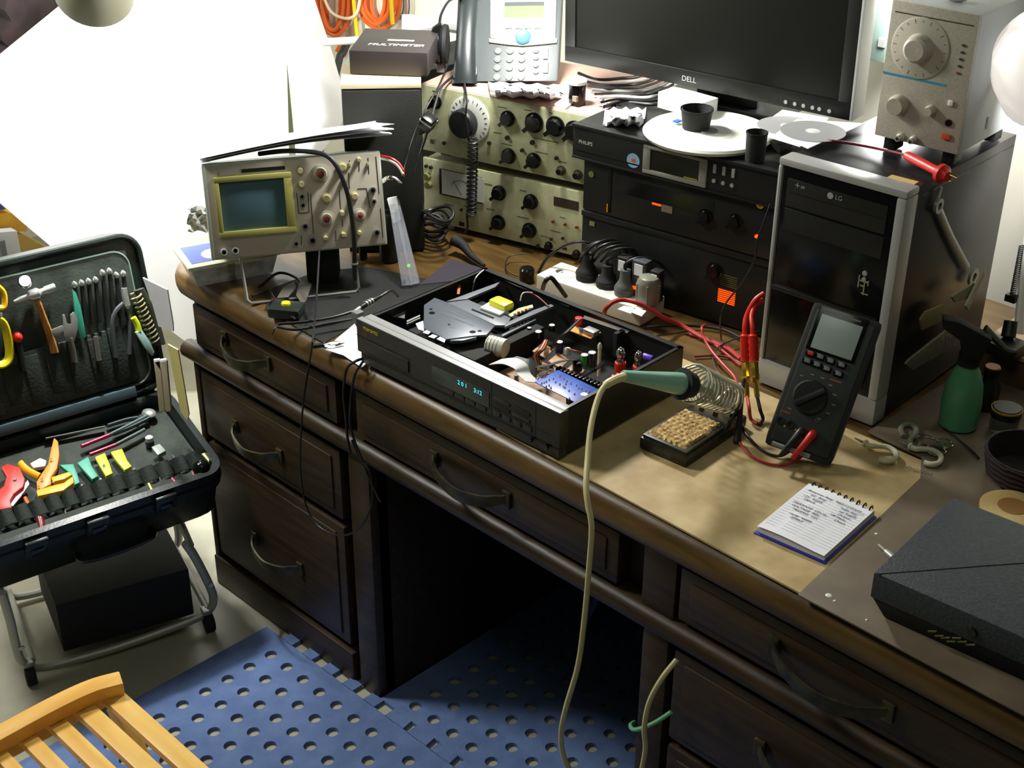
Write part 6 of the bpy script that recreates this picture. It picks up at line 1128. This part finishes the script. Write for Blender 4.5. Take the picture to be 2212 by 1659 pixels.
t, g = bt('wire_stripper', 'orange and yellow ratchet wire stripper in the case tray', 'wire stripper', 110, 1040, .112)
obj('upper_handle', MB().prism([g(118, 953), g(127, 962), g(130, 990), g(125, 1020), g(112, 1040), g(112, 1055), g(82, 1070), g(80, 1050), g(92, 1030), g(105, 1012), g(110, 985)], (0, 0, .010)), ORH, t, .003)
obj('lower_handle', MB().tube([g(43, 1000), g(52, 1010), g(65, 1020), g(85, 1030)], lambda u: (.0075, .005), 10), AMH, t)
obj('jaw_body', MB().prism([g(80, 1072), g(84, 1085), g(140, 1072), g(162, 1055), g(160, 1040), g(140, 1055), g(112, 1062)], (0, 0, .014)), AMH, t, .003); obj('jaw', MB().prism([g(112, 1040), g(150, 1028), g(158, 1034), (g(140, 1044)), g(116, 1050)], (0, 0, .010)), AMH, t, .002)
for px, py in ((113, 1005), (93, 1048), (117, 1056), (86, 1064)): p = g(px, py)+Vector((0, 0, .0145)); obj('rivet', MB().lathe(p, (0, 0, 1), [(.0026, 0), (.002, .001)], 10), STEEL, t)
t, g = bt('pipe_cutter', 'red pipe cutter with steel blade at the left of the case tray', 'cutter', 30, 1060, .112)
obj('frame', MB().prism([g(4, 1020), g(18, 1012), g(45, 1020), g(56, 1045), g(52, 1062), g(32, 1078), g(24, 1092), g(28, 1108), g(0, 1112), g(-30, 1100), g(-10, 1078), (g(10, 1060)), g(16, 1040)], (0, 0, .012)), RED, t, .003)
obj('blade', MB().prism([g(22, 1094), g(60, 1040), g(64, 1048), g(44, 1076), g(28, 1096)], (0, 0, .003)), STEEL, t); p = g(34, 1048)+Vector((0, 0, .012)); obj('screw', MB().lathe(p, (0, 0, 1), [(.004, 0), (.0035, .0015)], 12), STEEL, t)
for lab, pts in (('left teal-handled pliers in the case tray', [(130, 1012), (160, 1010), (168, 1030), (174, 1050), (162, 1056), (155, 1032)]), ('right teal-handled pliers in the case tray', [(168, 1008), (192, 994), (200, 1015), (214, 1036), (200, 1044), (182, 1024)])):
    t, g = bt('teal_pliers', lab, 'pliers', *pts[0]); obj('handle', MB().prism([g(*p_) for p_ in pts], (0, 0, .009)), TEAL, t, .002); c = g(*pts[3]); obj('jaws', MB().tube([c, c+Vector((.01, .0, -.004)), c+Vector((.02, .002, -.008))], (.005, .003), 8, 2), STEELD, t)
for k, (lab, pts) in enumerate((('left lime-handled pliers with black lettering in the case tray', [(206, 995), (228, 986), (238, 1010), (245, 1030), (230, 1037), (214, 1010)]), ('right lime-handled pliers in the case tray', [(240, 984), (265, 977), (276, 1002), (286, 1015), (270, 1024), (250, 1000)]))):
    t, g = bt('lime_pliers', lab, 'pliers', *pts[0]); obj('handle', MB().prism([g(*p_) for p_ in pts], (0, 0, .009)), LIME, t, .002); c = g(*pts[3]); obj('jaws', MB().tube([c, c+Vector((.01, .0, -.004)), c+Vector((.02, .002, -.008))], (.005, .003), 8, 2), STEELD, t)
    if k == 0: text(t, 'utouze'[:5], g(226, 1012)+Vector((0, 0, .0092)), .010, BLK, 'top', R(-20))
for lab, a_, b_, c_, d_ in (('upper magenta-handled snips in the case tray', (176, 964), (236, 940), (280, 918), (318, 898)), ('lower magenta-handled snips in the case tray', (194, 982), (250, 961), (290, 940), (312, 928))):
    t, g = bt('magenta_snips', lab, 'snips', *a_, .112); obj('handle', MB().tube([g(*a_), g(*b_)], lambda u: (.0052+.001*u, .004), 10, 0), MAG, t); obj('grey_arm', MB().tube([g(*b_), g(*c_), g(*d_)], lambda u: (.007-.002*u, .004), 10, 3), M('teal_grey_arm', (84, 98, 98), .4), t)
t, g = bt('steel_ruler', 'thin steel ruler lying along the hinge side of the case tray', 'ruler', 160, 935, .108); obj('blade', MB().tube([g(98, 948), g(226, 922)], (.006, .0008), 4, 0), STEELD, t)
t, g = bt('grey_pliers', 'grey-handled pliers at the hinge end of the case tray', 'pliers', 270, 905, .108); obj('handle', MB().tube([g(232, 920), g(270, 908), g(297, 903)], (.008, .004), 8, 4), M('teal_grey_arm', (0, 0, 0)), t); obj('handle', MB().tube([g(245, 938), g(285, 922), g(320, 905)], (.008, .004), 8, 4), M('teal_grey_arm', (0, 0, 0)), t); obj('head', MB().ball(g(322, 893), .014, 12, 1.3, 1, .6), STEELD, t)
t, g = bt('white_tag', 'small white card lying on the front ledge of the case tray', 'card', 170, 1122, .108); obj('card_sheet', MB().prism([g(156, 1118), g(175, 1110), g(184, 1124), g(166, 1133)], (0, 0, .001)), PAPER, t)
t, g = bt('white_bit_box', 'white plastic piece behind the orange wire stripper', 'box', 85, 1005, .105); obj('body', MB().prism([g(66, 1008), g(88, 996), g(102, 1002), g(98, 1014), g(74, 1018)], (0, 0, .008)), WHITE, t, .002)
t, g = bt('black_ball_knob', 'black round knob in the front right corner of the case tray', 'knob', 436, 1017, .115); obj('ball', MB().ball((0, 0, .006), .018, 18), BLKG, t)
t, g = bt('cream_triangle', 'cream plastic corner piece beside the black knob', 'corner piece', 444, 988, .112); obj('piece', MB().prism([g(436, 985), g(452, 978), g(452, 1002)], (0, 0, .005)), M('pale_yellow', (226, 226, 170), .5), t)
t, g = bt('clear_bit_case', 'small clear plastic case at the right of the tray', 'box', 345, 980, .110); obj('lid', MB().prism([g(328, 974), g(346, 967), g(360, 982), g(342, 992)], (0, 0, .010)), M('frosted_clear', (150, 160, 150), .3), t, .002)
t, g = bt('white_cap_bottle', 'tiny white-capped bottle near the right hinge of the tray', 'bottle', 323, 952, .110); obj('cap', MB().lathe((0, 0, 0), (0, 0, 1), [(.008, 0), (.008, .008), (.006, .010)], 14), M('cap_pale', (200, 206, 200), .4), t); obj('bottle', MB().lathe((0, 0, -.012), (0, 0, 1), [(.009, 0), (.009, .012)], 14), GREYD, t)
t, g = bt('red_screwdriver', 'dark red screwdriver handle poking out at the front left of the tray', 'screwdriver', 90, 1135, .106); obj('handle', MB().tube([g(86, 1120), g(90, 1138), g(88, 1152)], lambda u: .009-.003*u, 12, 4), M('dark_red_handle', (110, 24, 34), .3), t); obj('red_end', MB().ball(g(88, 1153), .005, 10), RED, t)
for k, (a_, b_, mt) in enumerate((((370, 1032), (386, 1050), MAG), ((416, 1020), (424, 1036), M('rust_red', (150, 50, 40), .5)), ((54, 1075), (62, 1092), ORANGE), ((322, 1045), (330, 1062), GOLD))):
    t, g = bt('small_driver', ('magenta', 'rust-red', 'orange', 'brass')[k]+' slim driver tucked in the tray pockets', 'screwdriver', *a_, .108); obj('handle', MB().tube([g(*a_), g(*b_)], .0038, 8, 0), mt, t); obj('tip', MB().rod(g(*b_), g(b_[0]+4, b_[1]+8), .0016, n=6), STEEL, t)
for k, (a_, b_) in enumerate((((270, 1060), (258, 1025)), ((205, 1085), (188, 1052)), ((300, 1045), (290, 1012)), ((345, 1040), (340, 1000)), ((140, 1105), (128, 1080)), ((385, 1010), (372, 985)))):
    t, g = bt('slim_file', ('brass-tipped slim file in the tray, %s from the left rule' % ('fourth', 'second', 'fifth', 'sixth', 'first', 'seventh')[k]), 'file', *a_, .104); obj('blade', MB().tube([g(*a_), g(*b_)], (.0032, .002), 6, 0), GREYD, t); obj('tip', MB().rod(g(*a_), g(a_[0]+2, a_[1]+5), .002, n=6), M('dull_brass', (150, 134, 70), .4, .6), t)
# ================================================================ TROLLEY
wl, wr_ = az(45, 1475, 0), az(465, 1350, 0); dd_ = wr_-wl
ct = T('steel_trolley', 'grey tubular steel trolley on castors carrying the tool case', 'trolley', wl, math.atan2(dd_.y, dd_.x)); CWd = dd_.length
TUBE = M('trolley_steel', (176, 178, 168), .4, .15)
def cq(px, py, y=0.0): return fl(ct, px, py, 'y', y)
front = [cq(4, 1280), cq(22, 1340), cq(38, 1408), cq(52, 1432), cq(92, 1442), cq(180, 1420), cq(276, 1391), cq(414, 1340), cq(452, 1318), cq(461, 1295), cq(453, 1266), cq(422, 1205), cq(400, 1172)]
obj('front_frame', MB().tube(front, (.0085, .010), 10, 4), TUBE, ct)
obj('rear_frame', MB().tube([Vector((p.x, .26, p.z*(1.3 if p.z > .08 else 1))) for p in front], (.0085, .010), 10, 4), TUBE, ct)
for x, z in ((.03, .045), (CWd-.012, .045), (.0, .21), (CWd-.03, .215)): obj('side_bar', MB().rod((x, 0, z), (x, .26, z*(1.3 if z > .1 else 1)), .007, n=10), TUBE, ct)
obj('top_rail', MB().rod((.0, .13, .262), (CWd-.04, .13, .262), .007, n=10), TUBE, ct)
for x in (.02, CWd-.015):
    for y in (0, .26):
        obj('castor_fork', MB().box((x-.010, y-.012, .022), (x+.010, y+.012, .050)), STEELD, ct, .003); obj('castor_wheel', MB().rod((x-.010, y-.010, .020), (x+.010, y-.010, .020), .020, n=20), BLKM, ct, .002)
for px, py in ((47, 1400), (455, 1264)): p = cq(px, py, -.011); obj('bolt_head', MB().lathe(p, (0, -1, 0), [(.006, 0), (.005, .002), (.0025, .002)], 12), STEEL, ct)
f0, f1, f2 = cq(140, 1417, .01), cq(412, 1325, .01), cq(100, 1300, .01)
bxx = T('black_speaker_box', 'plain black box lying on the lower rails of the trolley', 'box', toW(ct, (f0.x, .012, .034)), ct.rotation_euler[2])
box('body', bxx, (0, 0, 0), (f1.x-f0.x+.008, .23, .118), BLKM, .004)
t = T('white_bin', 'white plastic bin on the floor behind the trolley', 'bin', (-2.50, .02, 0), .3)
obj('bin_body', MB().lathe((0, 0, 0), (0, 0, 1), [(.07, 0), (.085, .14), (.088, .142), (.088, .15), (.08, .15), (.065, .01), (.002, .01)], 24), M('bin_white', (220, 220, 196), .4), t)
# ================================================================ FOLDING CHAIR
chy = -.576
ch = T('wooden_chair', 'honey-coloured slatted wooden folding chair in the bottom left corner', 'chair', (-1.515, -.98, 0))
CHW = M('honey_wood', (240, 192, 96), .4, noise=(5, (234, 180, 84), (246, 204, 112)), bump=(40, .1), stretch=(1, 9, 9))
CHW2 = M('honey_wood_rail', (238, 182, 84), .4, noise=(5, (230, 170, 72), (244, 194, 100)), stretch=(9, 1, 9))
def cl_(px, py, z): return az(px, py, z)-Vector(ch.location)
ra = [cl_(264, 1476, .455)+Vector((0, 0, 0)), cl_(200, 1494, .456), cl_(120, 1531, .458), cl_(0, 1596, .456)]
ra = ra+[ra[-1]+Vector((.004, -.10, 0)), ra[-1]+Vector((.016, -.19, -.002))]
obj('curved_rail', MB().tube(ra, (.0125, .016), 4, 6, flat=(0, 0, 1)), CHW2, ch, .003)
sl = [((215, 1503), (262, 1487)), ((156, 1535), (199, 1514)), ((98, 1570), (139, 1548)), ((36, 1606), (82, 1588)), ((-25, 1640), (18, 1622))]
for k, (a_, b_) in enumerate(sl):
    A_, B_ = cl_(*a_, .445), cl_(*b_, .445); y0, y1 = sorted((A_.y, B_.y)); y0 += .002*k
    obj('slat', MB().box((-.012, y0, .430), (.36, y1, .444)), CHW, ch, .003)
y0_ = cl_(*sl[-1][0], .445).y
for k in range(2): yy = y0_-.052*(k+1); obj('slat', MB().box((-.012, yy, .430), (.36, yy+.038, .444)), CHW, ch, .003)
ymx, ymn = cl_(262, 1487, .445).y, y0_-.104
obj('cross_rail', MB().box((-.02, ymn, .405), (.004, ymx-.002, .4295)), CHW2, ch, .003); obj('cross_rail', MB().box((.34, ymn, .405), (.364, ymx, .4295)), CHW2, ch, .003)
for y in (ymn+.012, ymx-.012):
    obj('leg', MB().tube([Vector((-.01, y, .0)), Vector((.33, y, .415))], (.010, .016), 4, 0, flat=(0, 1, 0)), CHW, ch, .002); obj('leg', MB().tube([Vector((.38, y, .0)), Vector((.02, y, .415))], (.010, .016), 4, 0, flat=(0, 1, 0)), CHW, ch, .002)
